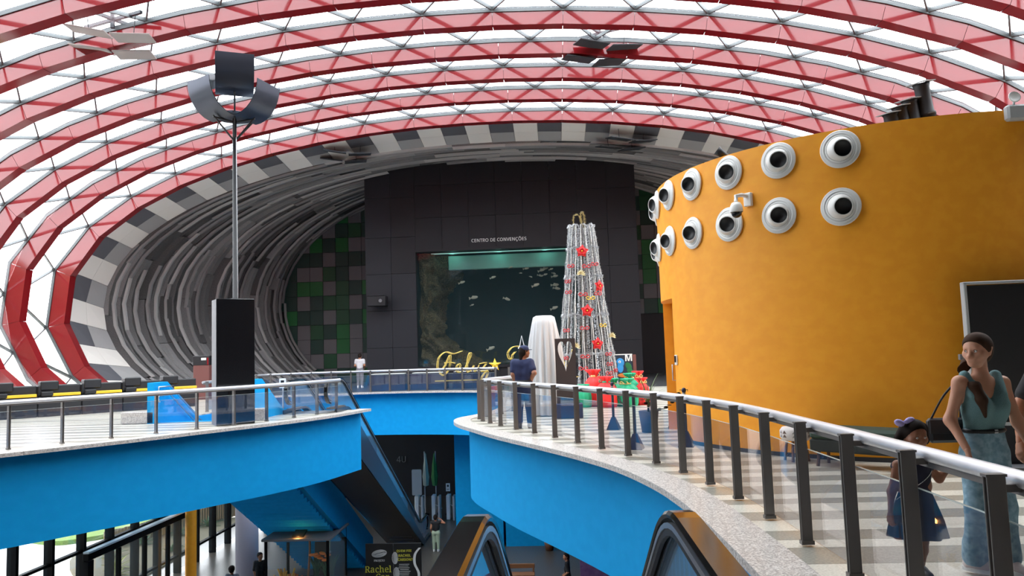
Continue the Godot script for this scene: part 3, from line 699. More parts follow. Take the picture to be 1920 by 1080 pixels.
	for i in 4:
		var x := 5.02 + i * 0.15 + (0.06 if i == 3 else 0.0); var h: float = [0.5, 0.6, 0.7, 0.95][i]
		c = thing("stage_light", lk[i], "stage light", v3(x, 4.3, -11.2), 0, "black stage lights on the drum")
		var tilt := Basis(Vector3.BACK, 0.16) * Basis(Vector3.RIGHT, 0.1); var X3 := Transform3D(tilt, v3(0, 0.12, 0))
		s = mb(); lathe(s, [Vector2(0.0, 0.0), Vector2(0.1, 0.0), Vector2(0.115, 0.05), Vector2(0.115, h * 0.42), Vector2(0.125, h * 0.43), Vector2(0.125, h * 0.47), Vector2(0.105, h * 0.49), Vector2(0.1, h * 0.86), Vector2(0.12, h * 0.93), Vector2(0.115, h * 0.93), Vector2(0.09, h * 0.86), Vector2(0.0, h * 0.84)], 20, X3); part("body", s, M.charcoal, c)
		s = mb(); box(s, tilt * v3(0, h * 0.935, 0) + v3(0, 0.12, 0), v3(0.27, 0.015, 0.27), tilt * Basis(Vector3.UP, 0.5), 0.004); part("barn_door_frame", frame_plate(tilt * v3(0, h * 0.94, 0) + v3(0, 0.12, 0), tilt * Basis(Vector3.UP, 0.5), 0.28, 0.19), M.grey_light, c)
		s = mb(); rod(s, v3(-0.13, 0.0, 0), v3(-0.13, 0.3, 0), 0.012); rod(s, v3(0.13, 0.0, 0), v3(0.13, 0.3, 0), 0.012); box(s, v3(0, 0.01, 0), v3(0.28, 0.02, 0.16)); part("yoke", s, M.black, c)
		s = mb(); box(s, tilt * v3(0, h * 0.45, 0.13) + v3(0, 0.12, 0), v3(0.1, 0.012, 0.03), tilt); part("clamp", s, M.steel, c)
	# emergency light at the right edge of the picture
	c = thing("emergency_light", "grey twin-head emergency light fixed at the top of the yellow drum", "emergency light", drum_at(90.0, 4.42, DR) + v3(0.12, 0, 0.0))
	s = mb(); box(s, v3(0, 0, 0.06), v3(0.46, 0.2, 0.12), Basis.IDENTITY, 0.025); part("case", s, M.grey_light, c)
	for x in [-0.12, 0.1]:
		s = mb(); lathe(s, [Vector2(0, -0.04), Vector2(0.05, -0.035), Vector2(0.075, 0.0), Vector2(0.072, 0.012), Vector2(0.06, 0.005), Vector2(0, 0.0)], 24, Transform3D(Basis(Vector3.RIGHT, PI / 2 - 0.2), v3(x, 0.2, 0.09))); part("lamp_head", s, M.white_gloss, c)
		s = mb(); rod(s, v3(x, 0.09, 0.06), v3(x, 0.15, 0.07), 0.014); part("stem", s, M.grey_light, c)
	c = thing("spotlight", "small black spotlight peeping over the rim of the yellow drum near its left side", "spotlight", v3(2.62, 4.46, -11.72)); s = mb(); lathe(s, [Vector2(0, -0.1), Vector2(0.05, -0.1), Vector2(0.06, 0.02), Vector2(0.075, 0.1), Vector2(0.06, 0.1), Vector2(0, 0.06)], 16, Transform3D(Basis(Vector3.BACK, 0.9), v3(0, 0.08, 0))); part("body", s, M.black, c)
	s = mb(); box(s, v3(0, -0.03, 0), v3(0.05, 0.16, 0.03)); part("bracket", s, M.black, c)

func frame_plate(at: Vector3, b: Basis, o: float, hole: float) -> SurfaceTool:
	var s := mb(); var w := (o - hole) / 2
	for e in [[v3((hole + w) / 2, 0, 0), v3(w, 0.012, o)], [v3(-(hole + w) / 2, 0, 0), v3(w, 0.012, o)], [v3(0, 0, (hole + w) / 2), v3(hole, 0.012, w)], [v3(0, 0, -(hole + w) / 2), v3(hole, 0.012, w)]]: box(s, at + b * e[0], e[1], b)
	return s

func railing(label: String, pts: Array, sg: float, gate := []) -> void:   # pts Vector2, sg: side on which the handrail runs
	var o := thing("railing", label, "railing"); var n := pts.size(); var rail := []
	for i in n:
		var t: Vector2 = (pts[mini(i + 1, n - 1)] - pts[maxi(i - 1, 0)]).normalized(); var nr := Vector2(t.y, -t.x) * sg
		var b := Basis(v3(nr.x, 0, nr.y), Vector3.UP, v3(t.x, 0, t.y)); var p: Vector2 = pts[i]; var s := mb()
		for e in [-0.016, 0.016]: box(s, v3(p.x, 0.49, p.y) + b * v3(0, 0, e), v3(0.085, 0.94, 0.012), b, 0.003)
		box(s, v3(p.x, 0.49, p.y), v3(0.05, 0.93, 0.02), b); box(s, v3(p.x, 0.96, p.y), v3(0.095, 0.012, 0.05), b); box(s, v3(p.x, 0.03, p.y), v3(0.1, 0.03, 0.06), b)
		box(s, v3(p.x, 0.9, p.y) + b * v3(0.075, 0, 0), v3(0.09, 0.035, 0.03), b)
		part("post", s, M.steel_dark, o)
		rail.append(v3(p.x + nr.x * 0.125, 0.935, p.y + nr.y * 0.125))
		if i < n - 1:
			var q: Vector2 = pts[i + 1]; var d := q - p; var L := d.length(); var b2 := Basis(Vector3.UP, atan2(-d.y, d.x)); var m := (p + q) / 2 + Vector2(d.y, -d.x) / L * sg * 0.045
			s = mb(); box(s, v3(m.x, 0.4, m.y), v3(L - 0.03, 0.7, 0.01), b2); var pn := part("pane", s, M.rail_glass, o)
			s = mb(); box(s, v3(m.x, 0.7525, m.y), v3(L - 0.03, 0.005, 0.011), b2); part("pane_rim", s, M.glass_edge, o)
	var s1 := mb(); tube(s1, smooth_path(rail, 5), 0.042, 14); part("handrail", s1, M.steel_bright, o)
	var lo := []
	for q in rail: lo.append(q + Vector3.DOWN * 0.055)
	var s2 := mb(); sweep(s2, smooth_path(lo, 5), rect(0.03, 0.03)); part("rail_channel", s2, M.steel_dark, o)

func build_rails() -> void:
	var r := [Vector2(1.985, -2.0), Vector2(1.98, -2.85), Vector2(1.97, -3.68), Vector2(1.95, -4.52), Vector2(1.92, -5.36), Vector2(1.88, -6.23), Vector2(1.84, -7.15), Vector2(1.77, -8.06), Vector2(1.65, -8.9), Vector2(1.48, -9.74), Vector2(1.25, -10.57), Vector2(0.94, -11.37), Vector2(0.6, -12.2), Vector2(0.24, -13.05), Vector2(-0.15, -13.9), Vector2(-0.55, -14.72), Vector2(-0.95, -15.5), Vector2(-1.33, -16.35), Vector2(-1.62, -17.05), Vector2(-1.84, -17.6), Vector2(-1.97, -18.1), Vector2(-1.86, -18.7), Vector2(-1.55, -19.4), Vector2(-1.3, -20.3), Vector2(-1.22, -21.3), Vector2(-1.22, -22.5), Vector2(-1.26, -23.8), Vector2(-1.36, -25.2), Vector2(-1.5, -26.6), Vector2(-1.68, -28.0), Vector2(-1.9, -29.5), Vector2(-2.1, -30.8)]
	railing("steel and glass railing curving along the right platform in front of the yellow drum", r, -1.0)
	railing("steel and glass railing along the curved edge of the left platform", resample([Vector2(-15.2, -7.6)] + smooth_path([Vector2(-13.2, -10.6), Vector2(-12.1, -12.3), Vector2(-10.85, -14.1), Vector2(-10.45, -14.75), Vector2(-9.95, -15.5), Vector2(-9.42, -16.3), Vector2(-8.84, -17.15), Vector2(-8.32, -17.95), Vector2(-7.75, -18.85), Vector2(-7.3, -19.8), Vector2(-6.95, -20.7), Vector2(-6.62, -21.8), Vector2(-6.4, -22.6)], 6), 0.98, 0.16), -1.0)
	var bk := []
	for i in back_edge.size():
		var t: Vector2 = (back_edge[mini(i + 1, back_edge.size() - 1)] - back_edge[maxi(i - 1, 0)]).normalized(); bk.append(back_edge[i] + Vector2(t.y, -t.x) * 0.22)
	railing("far railing along the edge of the back platform in front of the aquarium", resample(bk, 0.86, 0.3), -1.0)
	var sd := [Vector2(-12.95, -30.6), Vector2(-12.75, -29.4), Vector2(-12.45, -28.2), Vector2(-12.1, -27.0), Vector2(-11.75, -25.8), Vector2(-11.35, -24.6), Vector2(-11.15, -23.4)]
	sd.reverse(); railing("short railing beside the stair opening on the left platform", sd, 1.0)

func esc_path(x: float, zn: float, zc: float, h: float, zb: float, tail: float) -> Array:   # along a 30 degree escalator, h above the tread line
	var p := []; var d := zb - zc; var k := tan(deg_to_rad(30.0)); var drop := LOW
	p.append(v3(x, h, zn))
	for i in 7: var t := i / 6.0; p.append(v3(x, h - 0.35 * k * t * t, zc + 0.35 - 0.7 * t))
	for i in 7: var t := i / 6.0; p.append(v3(x, LOW + h + 0.35 * k * (1 - t) * (1 - t), zb + 0.35 - 0.7 * t))
	p.append(v3(x, LOW + h, zb - tail))
	return p

func escalator(label: String, xc: float, hw: float, zn: float, zc: float) -> void:
	var o := thing("escalator", label, "escalator"); var zb := zc + LOW / tan(deg_to_rad(30.0)); var s: SurfaceTool
	for sx in [-1, 1]:
		var x: float = xc + sx * hw; var p := esc_path(x, zn, zc, 0.95, zb, 1.6); var loop := []
		for i in 9: var a := PI * i / 8.0; loop.append(v3(x, 0.62 - cos(a) * 0.33 , zn + sin(a) * 0.36))
		var lp2 := []
		var e: Vector3 = p[p.size() - 1]
		for i in range(1, 9): var a := PI * i / 8.0; lp2.append(v3(x, e.y - 0.33 + cos(a) * 0.33, e.z - sin(a) * 0.36))
		var full: Array = loop + p.slice(1) + lp2
		s = mb(); esc_sweep(s, full, x); part("handrail", s, M.rubber, o)
		s = mb(); esc_track(s, full, x, 0.03, 0.04, 0.022); part("handrail_track", s, M.steel, o)
		s = mb(); esc_track(s, full, x, 0.055, 0.034, 0.03); part("track_cover", s, M.black, o)
		s = mb(); var g0 := esc_path(x, zn - 0.05, zc, 0.88, zb, 1.5); var g1 := esc_path(x, zn - 0.05, zc, 0.12, zb, 1.5)
		for i in g0.size() - 1:
			hexa(s, [g1[i] + v3(-0.006, 0, 0), g1[i] + v3(0.006, 0, 0), g1[i + 1] + v3(0.006, 0, 0), g1[i + 1] + v3(-0.006, 0, 0), g0[i] + v3(-0.006, 0, 0), g0[i] + v3(0.006, 0, 0), g0[i + 1] + v3(0.006, 0, 0), g0[i + 1] + v3(-0.006, 0, 0)])
		part("balustrade_glass", s, M.esc_glass, o)
		s = mb(); var d0 := esc_path(x, zn, zc, 0.13, zb, 1.6); sweep(s, d0, rect(0.2, 0.06)); part("deck", s, M.steel_dark, o)
		s = mb(); var c0 := esc_path(x + sx * 0.2, zn, zc, 0.12, zb, 1.6); var c1 := esc_path(x + sx * 0.2, zn, zc, -1.0, zb, 1.6)
		for i in c0.size() - 1:
			var y1: float = maxf(c1[i].y, LOW + 0.02); var y2: float = maxf(c1[i + 1].y, LOW + 0.02); var w := 0.02
			hexa(s, [v3(c0[i].x - w, y1, c0[i].z), v3(c0[i].x + w, y1, c0[i].z), v3(c0[i].x + w, y2, c0[i + 1].z), v3(c0[i].x - w, y2, c0[i + 1].z), c0[i] + v3(-w, 0, 0), c0[i] + v3(w, 0, 0), c0[i + 1] + v3(w, 0, 0), c0[i + 1] + v3(-w, 0, 0)])
		part("side_cladding", s, M.esc_side, o)
	s = mb(); var u := esc_path(xc, zn, zc, -0.98, zb, 1.6)
	for i in u.size() - 1:
		var ya: float = maxf(u[i].y, LOW + 0.02); var yb: float = maxf(u[i + 1].y, LOW + 0.02); var w := hw + 0.19
		hexa(s, [v3(xc - w, ya, u[i].z), v3(xc + w, ya, u[i].z), v3(xc + w, yb, u[i + 1].z), v3(xc - w, yb, u[i + 1].z), v3(xc - w, ya + 0.06, u[i].z), v3(xc + w, ya + 0.06, u[i].z), v3(xc + w, yb + 0.06, u[i + 1].z), v3(xc - w, yb + 0.06, u[i + 1].z)])
	part("underside", s, M.esc_under, o)
	for i in 34:
		var f := (i + 0.5) / 34.0; s = mb(); box(s, v3(xc, lerpf(0, LOW, f) - 0.1, lerpf(zc, zb, f)), v3(hw * 2 - 0.1, 0.2, 0.38), Basis.IDENTITY, 0.01); part("step", s, M.steel_dark, o)
	s = mb(); box(s, v3(xc, -0.02, (zn + zc) / 2 + 0.1), v3(hw * 2 - 0.1, 0.05, absf(zn - zc) - 0.1)); part("comb_plate", s, M.steel, o)

func esc_sweep(s: SurfaceTool, p: Array, x: float) -> void:      # the rubber band, flat side outward of its loop
	band(s, p, [[-0.047, -0.002], [0.047, -0.002], [0.053, 0.012], [0.042, 0.026], [-0.042, 0.026], [-0.053, 0.012]])

func esc_track(s: SurfaceTool, p: Array, x: float, depth: float, w: float, h: float) -> void:
	for sx in [-1, 1]: band(s, p, [[sx * w - 0.009, -depth - h / 2], [sx * w + 0.009, -depth - h / 2], [sx * w + 0.009, -depth + h / 2], [sx * w - 0.009, -depth + h / 2]])

func band(s: SurfaceTool, p: Array, prof: Array) -> void:        # sweep in a plane of constant x; the profile's second axis points outward
	var rings := []
	for i in p.size():
		var t: Vector3 = (p[mini(i + 1, p.size() - 1)] - p[maxi(i - 1, 0)]).normalized(); var nrm := v3(0, -t.z, t.y); var ring := []
		for q in prof: ring.append(p[i] + v3(q[0], 0, 0) + nrm * q[1])
		rings.append(ring)
	s.set_smooth_group(-1)
	for i in p.size() - 1:
		for k in prof.size(): var k2 := (k + 1) % prof.size(); quad(s, rings[i][k], rings[i + 1][k], rings[i + 1][k2], rings[i][k2])

func build_escalators() -> void:
	mat("esc_side", srgb(52, 58, 68), 0.25); mat("esc_under", srgb(96, 88, 82), 0.5); glass("esc_glass", srgb(120, 160, 190), 0.22, 0.02)
	escalator("near escalator with two black handrails dropping away right in front of the viewer", 0.045, 0.4, -1.7, -3.2)
	escalator("black escalator descending from the left platform's corner to the lower floor", -7.25, 0.58, -21.6, -22.9)
	var sg := thing("escalator_sign", "small white notice on a post by the far escalator's newel", "sign", v3(-8.3, 0.02, -22.3)); var s := mb(); rod(s, V, v3(0, 1.0, 0), 0.025); part("post", s, M.steel, sg)
	s = mb(); box(s, v3(0, 0.85, 0.02), v3(0.2, 0.28, 0.02), Basis.IDENTITY, 0.004); part("plate", s, M.white, sg); s = mb(); box(s, v3(0, 0.86, 0.035), v3(0.1, 0.16, 0.006)); part("mark", s, M.black, sg)

func build_stairs() -> void:
	var o := struct("stairs", "blue staircase with stepped underside going down from the left platform", "stairs"); var n := 40; var rise := -LOW / n; var s: SurfaceTool
	for i in n:
		s = mb(); var y := -rise * i; var z := -20.0 - i * 0.3; box(s, v3(-9.55, y - 0.2, z), v3(2.5, 0.4, 0.32), Basis.IDENTITY, 0.01); part("step", s, M.blue_paint, o)
	for x in [-10.88, -8.22]:
		s = mb(); var prof := PackedVector2Array([Vector2(-19.6, -0.6), Vector2(-19.6, 1.08), Vector2(-20.3, 1.08), Vector2(-32.1, LOW + 1.0), Vector2(-32.1, LOW), Vector2(-31.6, LOW), Vector2(-20.6, -0.75)])
		prism(s, prof, -0.09, 0.09, Transform3D(Basis(Vector3.BACK, Vector3.RIGHT, Vector3.UP), v3(x, 0, 0))); part("parapet", s, M.blue_paint, o)
		var hx: float = x + (0.17 if x < -9 else -0.17)
		for h in [0.72, 0.95]:
			s = mb(); tube(s, [v3(hx, h - 0.16, -19.75), v3(hx, h - 0.16, -19.7), v3(hx, h, -19.7), v3(hx, h, -20.3), v3(hx, LOW + h - 0.08, -32.0)], 0.022, 8); part("handrail", s, M.steel, o)

func build_mast() -> void:
	var turn := 0.62; var c := thing("column", "tall black column standing on the left platform under the light mast", "column", v3(-8.3, 0, -18.86), turn); var s := mb()
	box(s, v3(0, 1.575, 0), v3(0.92, 3.15, 0.6), Basis.IDENTITY, 0.012); part("casing", s, M.black_gloss, c)
	s = mb(); box(s, v3(-0.463, 1.575, 0), v3(0.012, 3.13, 0.56)); part("side_panel", s, M.grey_mid, c)
	var o := thing("light_mast", "tall thin mast with curved reflector sheets standing on the black column", "light mast", v3(-8.22, 3.15, -18.78)); s = mb()
	lathe(s, [Vector2(0, 0), Vector2(0.09, 0), Vector2(0.09, 0.02), Vector2(0.055, 0.04), Vector2(0.05, 4.9), Vector2(0, 4.9)], 16); part("pole", s, M.black, o)
	s = mb(); rod(s, v3(0.09, 0.02, 0.03), v3(0.06, 4.2, 0.04), 0.012, 6); part("cable", s, M.steel, o)
	mat("sheet_in", srgb(150, 160, 168), 0.22, 0.75); mat("sheet_out", srgb(74, 78, 90), 0.3, 0.6)
	for i in 5:
		var az: float = [0.42, 1.32, -0.55, 2.45, -1.75][i]; var b := Basis(Vector3.UP, az); var y0: float = [5.2, 4.62, 4.62, 4.8, 4.8][i]; var prof := []   # +z of b points outward
		for j in 9: var t := j / 8.0; prof.append(Vector2(0.3 + 0.74 * sin(t * PI / 2), 0.02 + 0.86 * (1 - cos(t * PI / 2))))
		for f in [[-0.006, "reflector_face", M.sheet_in], [0.006, "reflector_back", M.sheet_out]]:
			s = mb(); s.set_smooth_group(0)
			for j in 8:
				var o1 := v3(0, -f[0] * 0.7, f[0]); var hw := 0.46
				quad(s, b * (v3(-hw, y0 + prof[j].y, prof[j].x) + o1), b * (v3(-hw, y0 + prof[j + 1].y, prof[j + 1].x) + o1), b * (v3(hw, y0 + prof[j + 1].y, prof[j + 1].x) + o1), b * (v3(hw, y0 + prof[j].y, prof[j].x) + o1))
			part(f[1], s, f[2], o)
		s = mb(); lathe(s, [Vector2(0, 0), Vector2(0.07, 0), Vector2(0.085, 0.05), Vector2(0.085, 0.26), Vector2(0.11, 0.34), Vector2(0.1, 0.35), Vector2(0, 0.3)], 16, Transform3D(b * Basis(Vector3.RIGHT, 1.1), b * v3(0.53 if i % 2 else -0.53, y0 + 0.16, 0.4))); part("lamp", s, M.grey_mid, o)
		s = mb(); rod(s, b * v3(0, 4.15, 0.04), b * v3(0, y0 + 0.04, 0.62), 0.02, 6); rod(s, b * v3(0, y0, 0.03), b * v3(0, y0, 0.62), 0.022, 6); part("arm", s, M.black, o)
	s = mb(); lathe(s, [Vector2(0, 4.7), Vector2(0.5, 4.72), Vector2(0.52, 4.77), Vector2(0, 4.8)], 10, Transform3D.IDENTITY, false); part("hub_plate", s, M.sheet_out, o)

func build_left_props() -> void:
	# barrier units along the foot of the arches
	var a := Vector2(-19.4, -20.75); var b := Vector2(-13.3, -27.1); var d := (b - a).normalized(); var L := 1.25; var n := int(a.distance_to(b) / L); var proto: Node3D = null; var s: SurfaceTool
	for i in n:
		var p := a + d * (i + 0.5) * L; var lab := "black barrier unit with yellow strip, %s from the near end of its row" % ["first", "second", "third", "fourth", "fifth", "sixth", "seventh"][mini(i, 6)]
		if proto == null:
			proto = thing("barrier_unit", lab, "barrier", v3(p.x, 0, p.y), atan2(-d.y, d.x), "barrier units on the left platform")
			s = mb(); box(s, v3(0, 0.32, 0), v3(L - 0.02, 0.64, 0.5), Basis.IDENTITY, 0.02); part("base_panel", s, M.black, proto)
			s = mb(); box(s, v3(0.18, 0.69, 0.16), v3(L * 0.66, 0.09, 0.2), Basis.IDENTITY, 0.01); part("yellow_strip", s, M.hazard, proto)
			s = mb(); box(s, v3(0, 0.82, -0.06), v3(L - 0.02, 0.36, 0.36), Basis.IDENTITY, 0.03); part("upper_panel", s, M.black, proto)
			s = mb(); box(s, v3(-0.28, 0.98, -0.05), v3(0.52, 0.3, 0.42), Basis.IDENTITY, 0.03); part("raised_block", s, M.black, proto)
			s = mb(); box(s, v3(-0.36, 0.72, 0.2), v3(0.34, 0.14, 0.14), Basis.IDENTITY, 0.02); part("side_pocket", s, M.black, proto)
		else: copy_of(proto, v3(p.x, 0, p.y), atan2(-d.y, d.x), lab, "barrier_unit")
	var c := thing("display_cabinet", "black and reddish-brown cabinet behind the far left railing", "cabinet", v3(-15.2, 0, -31.6)); s = mb(); box(s, v3(0, 0.72, 0), v3(0.7, 1.44, 0.5), Basis.IDENTITY, 0.02); part("body", s, M.brown_red, c)
	s = mb(); box(s, v3(0, 1.64, 0), v3(0.72, 0.4, 0.52), Basis.IDENTITY, 0.02); part("head", s, M.black, c); s = mb(); box(s, v3(0.3, 1.6, 0.27), v3(0.06, 0.3, 0.02)); part("red_mark", s, M.rib_red_side, c); s = mb(); box(s, v3(0.12, 1.7, 0.268), v3(0.22, 0.1, 0.012)); part("label_plate", s, M.white, c)

func garland(s: SurfaceTool, pts: Array, r: float, sd: int) -> void:   # a tinsel rope: a core and many short bristles
	var rr := RandomNumberGenerator.new(); rr.seed = sd; var q := resample(pts, r * 0.8)
	for i in q.size() - 1:
		var f := frame_along(q[i + 1] - q[i], Vector3.UP)
		for k in 8:
			var an := rr.randf() * TAU; var out := (f.x * cos(an) + f.y * sin(an)); var sd2 := out.cross(f.z); var l := r * rr.randf_range(0.7, 1.35); var w := r * 0.28
			var base: Vector3 = q[i] + f.z * rr.randf_range(-0.4, 0.4) * r
			tri(s, base - sd2 * w, base + out * l + f.z * l * 0.4, base + sd2 * w)

func build_drapes_and_tree() -> void:
	var s: SurfaceTool
	# the tinsel tree
	mat("gold_pale", srgb(206, 190, 140), 0.4, 0.3); mat("tinsel", srgb(206, 208, 212), 0.28, 0.45); mat("tinsel_dark", srgb(104, 110, 110), 0.35, 0.4); mat("bead_white", srgb(236, 236, 234), 0.4)
	var t := thing("christmas_tree", "tall cone-shaped tree frame hung with silver tinsel strands", "christmas tree", v3(0.78, 0, -22.75)); var n := 34; var top := 5.3; var r0 := 0.98; var r1 := 0.37
	for i in n:
		var a := TAU * i / n; var pts := []
		for k in 15: var f := k / 14.0; var r := lerpf(r0, r1, pow(f, 0.93)) + 0.02 * sin(k * 2.1 + i); pts.append(v3(cos(a + 0.02 * sin(k + i)) * r, f * top, sin(a + 0.02 * sin(k + i)) * r))
		s = mb(); garland(s, pts, 0.06 if i % 2 == 0 else 0.036, 300 + i); part("strand", s, M.tinsel if i % 2 == 0 else M.tinsel_dark, t)
		if i % 2 == 1: s = mb(); tube(s, pts, 0.016, 5); part("bead_string", s, M.bead_white, t)
	for y in [0.35, 1.45, 2.6, 3.75, 4.6, 5.28]:
		var f: float = y / top; var r := lerpf(r0, r1, pow(f, 0.93)) + 0.015; var ring := []
		for k in 33: ring.append(v3(cos(TAU * k / 32) * r, y + 0.04 * sin(k * 1.9), sin(TAU * k / 32) * r))
		s = mb(); garland(s, ring, 0.05, int(y * 100)); part("hoop_garland", s, M.tinsel, t)
	for i in 8:
		var a := TAU * i / 8; s = mb(); rod(s, v3(cos(a) * (r0 - 0.06), 0, sin(a) * (r0 - 0.06)), v3(cos(a) * (r1 - 0.03), top, sin(a) * (r1 - 0.03)), 0.016, 6); part("frame_rod", s, M.steel_dark, t)
	var tt := thing("tree_topper", "twisted gold tinsel loops crowning the tinsel tree", "ornament", v3(0.78, 5.3, -22.75)); s = mb()
	garland(s, smooth_path([v3(-0.2, -0.1, 0.1), v3(-0.24, 0.2, 0.1), v3(-0.12, 0.36, 0.05), v3(0.0, 0.16, 0.1), v3(0.03, -0.3, 0.3)], 6), 0.055, 71); part("loop", s, M.gold_pale, tt); s = mb(); garland(s, smooth_path([v3(0.0, -0.05, 0.2), v3(-0.02, 0.3, 0.12), v3(0.05, 0.42, 0.1), v3(0.1, 0.2, 0.15), v3(0.08, -0.15, 0.25)], 6), 0.055, 72); part("loop", s, M.gold_pale, tt)
	mat("flower_red", srgb(206, 22, 30), 0.5); mat("bow_red", srgb(190, 60, 66), 0.45)
	var spots := [[1090, 470, 1.0, "uppermost on the tinsel tree"], [1120, 535, 1.0, "on the right edge at mid height of the tinsel tree"], [1099, 580, 1.0, "in the middle of the tinsel tree"], [1117, 640, 1.0, "low on the right of the tinsel tree"]]
	for i in spots.size():
		var q = spots[i]; var p := tree_point(q[0], q[1]); var fl := thing("poinsettia", "red poinsettia flower " + q[3], "flower", p, atan2(p.x - 0.78, p.z + 22.75), "red poinsettias on the tree")
		for k in 10: s = mb(); petal(s, TAU * k / 10 + 0.2, 0.2 if k % 2 == 0 else 0.14, 0.075, 0.035 if k % 2 == 0 else 0.07); part("petal", s, M.flower_red, fl)
		s = mb(); ball(s, v3(0, 0, 0.07), Vector3.ONE * 0.025); part("centre", s, M.gold, fl)
	var bows := [[1071, 497], [1098, 499], [1112, 495], [1066, 525], [1067, 545], [1092, 551], [1118, 550], [1105, 558], [1064, 615], [1095, 612], [1127, 608], [1096, 663], [1137, 660], [1139, 678], [1093, 684], [1062, 665], [1150, 690], [1138, 694]]
	for i in bows.size():
		var p := tree_point(bows[i][0], bows[i][1]); var bw := thing("bow", "small bow tied on the tinsel tree, " + ["left one of the topmost row", "middle one of the topmost row", "right one of the topmost row", "on the left edge above mid height", "left edge, mid height, lower one", "near the centre at mid height", "at the right, mid height", "gold-toned, just below mid height", "on the left edge, lower half", "near the centre, lower half", "on the right edge, lower half", "gold-toned, low near the centre", "low at the right, upper of two", "low at the right, below its twin", "low near the centre, above the sacks", "low on the left edge behind the board", "lowest on the right edge", "low at the right just above the sacks"][i], "bow", p, atan2(p.x - 0.78, p.z + 22.75), "small bows on the tree"); var bmat: Material = M.gold if i in [7, 10] else M.bow_red
		for sx in [-1, 1]: s = mb(); tube(s, smooth_path([v3(0, 0, 0.02), v3(sx * 0.07, 0.06, 0.04), v3(sx * 0.13, 0.02, 0.03), v3(sx * 0.07, -0.03, 0.03), v3(0, 0, 0.02)], 4), 0.016, 5); part("loop", s, bmat, bw)
		s = mb(); ball(s, v3(0, 0, 0.03), Vector3.ONE * 0.028, Basis.IDENTITY, 8); part("knot", s, bmat, bw)
	for q in [[1080, 645, "gold leaf spray in the lower left of the tinsel tree"], [1151, 628, "gold leaf spray sticking out of the tree's right side"], [1088, 513, "gold leaf spray in the upper half of the tree"]]:
		var p := tree_point(q[0], q[1]); var g := thing("leaf_spray", q[2], "ornament", p, atan2(p.x - 0.78, p.z + 22.75) if q[0] < 1140 else 0.6)
		for k in 9: s = mb(); petal(s, -0.2 + k * 0.42, 0.17 - 0.004 * k, 0.02, 0.04); part("leaf", s, M.gold_pale, g)
	# gift sacks round its foot
	mat("sack_red", srgb(226, 44, 44), 0.6); mat("sack_green", srgb(20, 160, 116), 0.6); mat("ribbon_cream", srgb(222, 190, 120), 0.5); mat("sack_wine", srgb(176, 30, 40), 0.6)
	for q in [[0.34, -21.15, 0.16, 0.5, "wine", "dark red gift sack leaning at the far left end of the pile"], [0.62, -21.1, 0.17, 0.62, "green", "small green gift sack near the left end of the pile"], [0.92, -21.5, 0.24, 1, "red", "tallest red gift sack, behind at the middle of the pile"], [1.22, -21, 0.26, 0.82, "red2", "wide red gift sack with a green ribbon in front"], [1.46, -21.5, 0.2, 0.74, "green", "green gift sack just right of the tallest red sack"], [1.8, -21.1, 0.27, 0.74, "green", "large green gift sack at the right of the pile's front"], [2.24, -21.4, 0.17, 0.74, "red", "red gift sack at the right end of the pile"], [1.95, -21.75, 0.23, 0.86, "green", "green gift sack behind the large green one"], [2.2, -22.15, 0.19, 0.9, "red", "red gift sack at the back of the pile by the bird picture"], [2.05, -22.6, 0.17, 0.8, "wine", "dark red gift sack at the very back beside the tree's foot"]]: sack(q)
	# white draped stand
	mat("cloth_white", srgb(200, 200, 202), 0.9); var dr := thing("draped_stand", "tall stand completely covered by a pleated white cloth", "draped stand", v3(-0.38, 0, -19.0)); s = mb(); s.set_smooth_group(0)
	var prof := [Vector2(0.46, 0.02), Vector2(0.44, 0.5), Vector2(0.43, 1.0), Vector2(0.41, 1.5), Vector2(0.36, 1.9), Vector2(0.31, 2.25), Vector2(0.27, 2.42), Vector2(0.2, 2.46), Vector2(0.0, 2.47)]
	lathe(s, prof, 120, Transform3D.IDENTITY, true, func(a: float, p: Vector2) -> float: return p.x * (1.0 + smoothstep(2.45, 1.6, p.y) * (0.085 * sin(a * 17 + 0.8 * sin(a * 3)) + 0.04 * sin(a * 29 + 1.0 * p.y) + 0.03 * sin(a * 7 + p.y * 2)))); part("cloth", s, M.cloth_white, dr)
	# black board with a heart cut out
	mat("board_brown", srgb(52, 44, 46), 0.6); var hb := thing("heart_board", "upright black-brown board with a heart-shaped hole between cloth and tree", "board", v3(0.12, 0, -17.98)); var heart := PackedVector2Array()
	for k in 40: var th := TAU * k / 40; heart.append(Vector2(0.175 * pow(absf(sin(th)), 3.0) * signf(sin(th)), 1.53 + 0.022 * (13 * cos(th) - 5 * cos(2 * th) - 2 * cos(3 * th) - cos(4 * th)) * (1.0 if cos(th) > -0.2 else 1.2)))
	var cg := CSGCombiner3D.new(); cg.name = "panel"; var pb := CSGBox3D.new(); pb.name = "panel_body"; pb.size = v3(0.48, 1.52, 0.05); pb.position = v3(0, 1.1, 0); pb.material = M.board_brown; cg.add_child(pb)
	var cut := CSGPolygon3D.new(); cut.name = "heart_cut"; cut.operation = CSGShape3D.OPERATION_SUBTRACTION; cut.polygon = heart; cut.depth = 0.4; cut.position = v3(0, 0, 0.2); cut.material = M.board_brown; cg.add_child(cut); hb.add_child(cg, true)
	mat("navy_base", srgb(30, 44, 84), 0.5); s = mb(); box(s, v3(0.05, 0.17, 0), v3(0.62, 0.34, 0.36), Basis.IDENTITY, 0.02); part("base", s, M.navy_base, hb)
	# lantern tower decoration
	var ln := thing("lighthouse_model", "small blue and white striped tower with a wire peak behind the guard", "decoration", v3(-1.5, 0, -30.0))
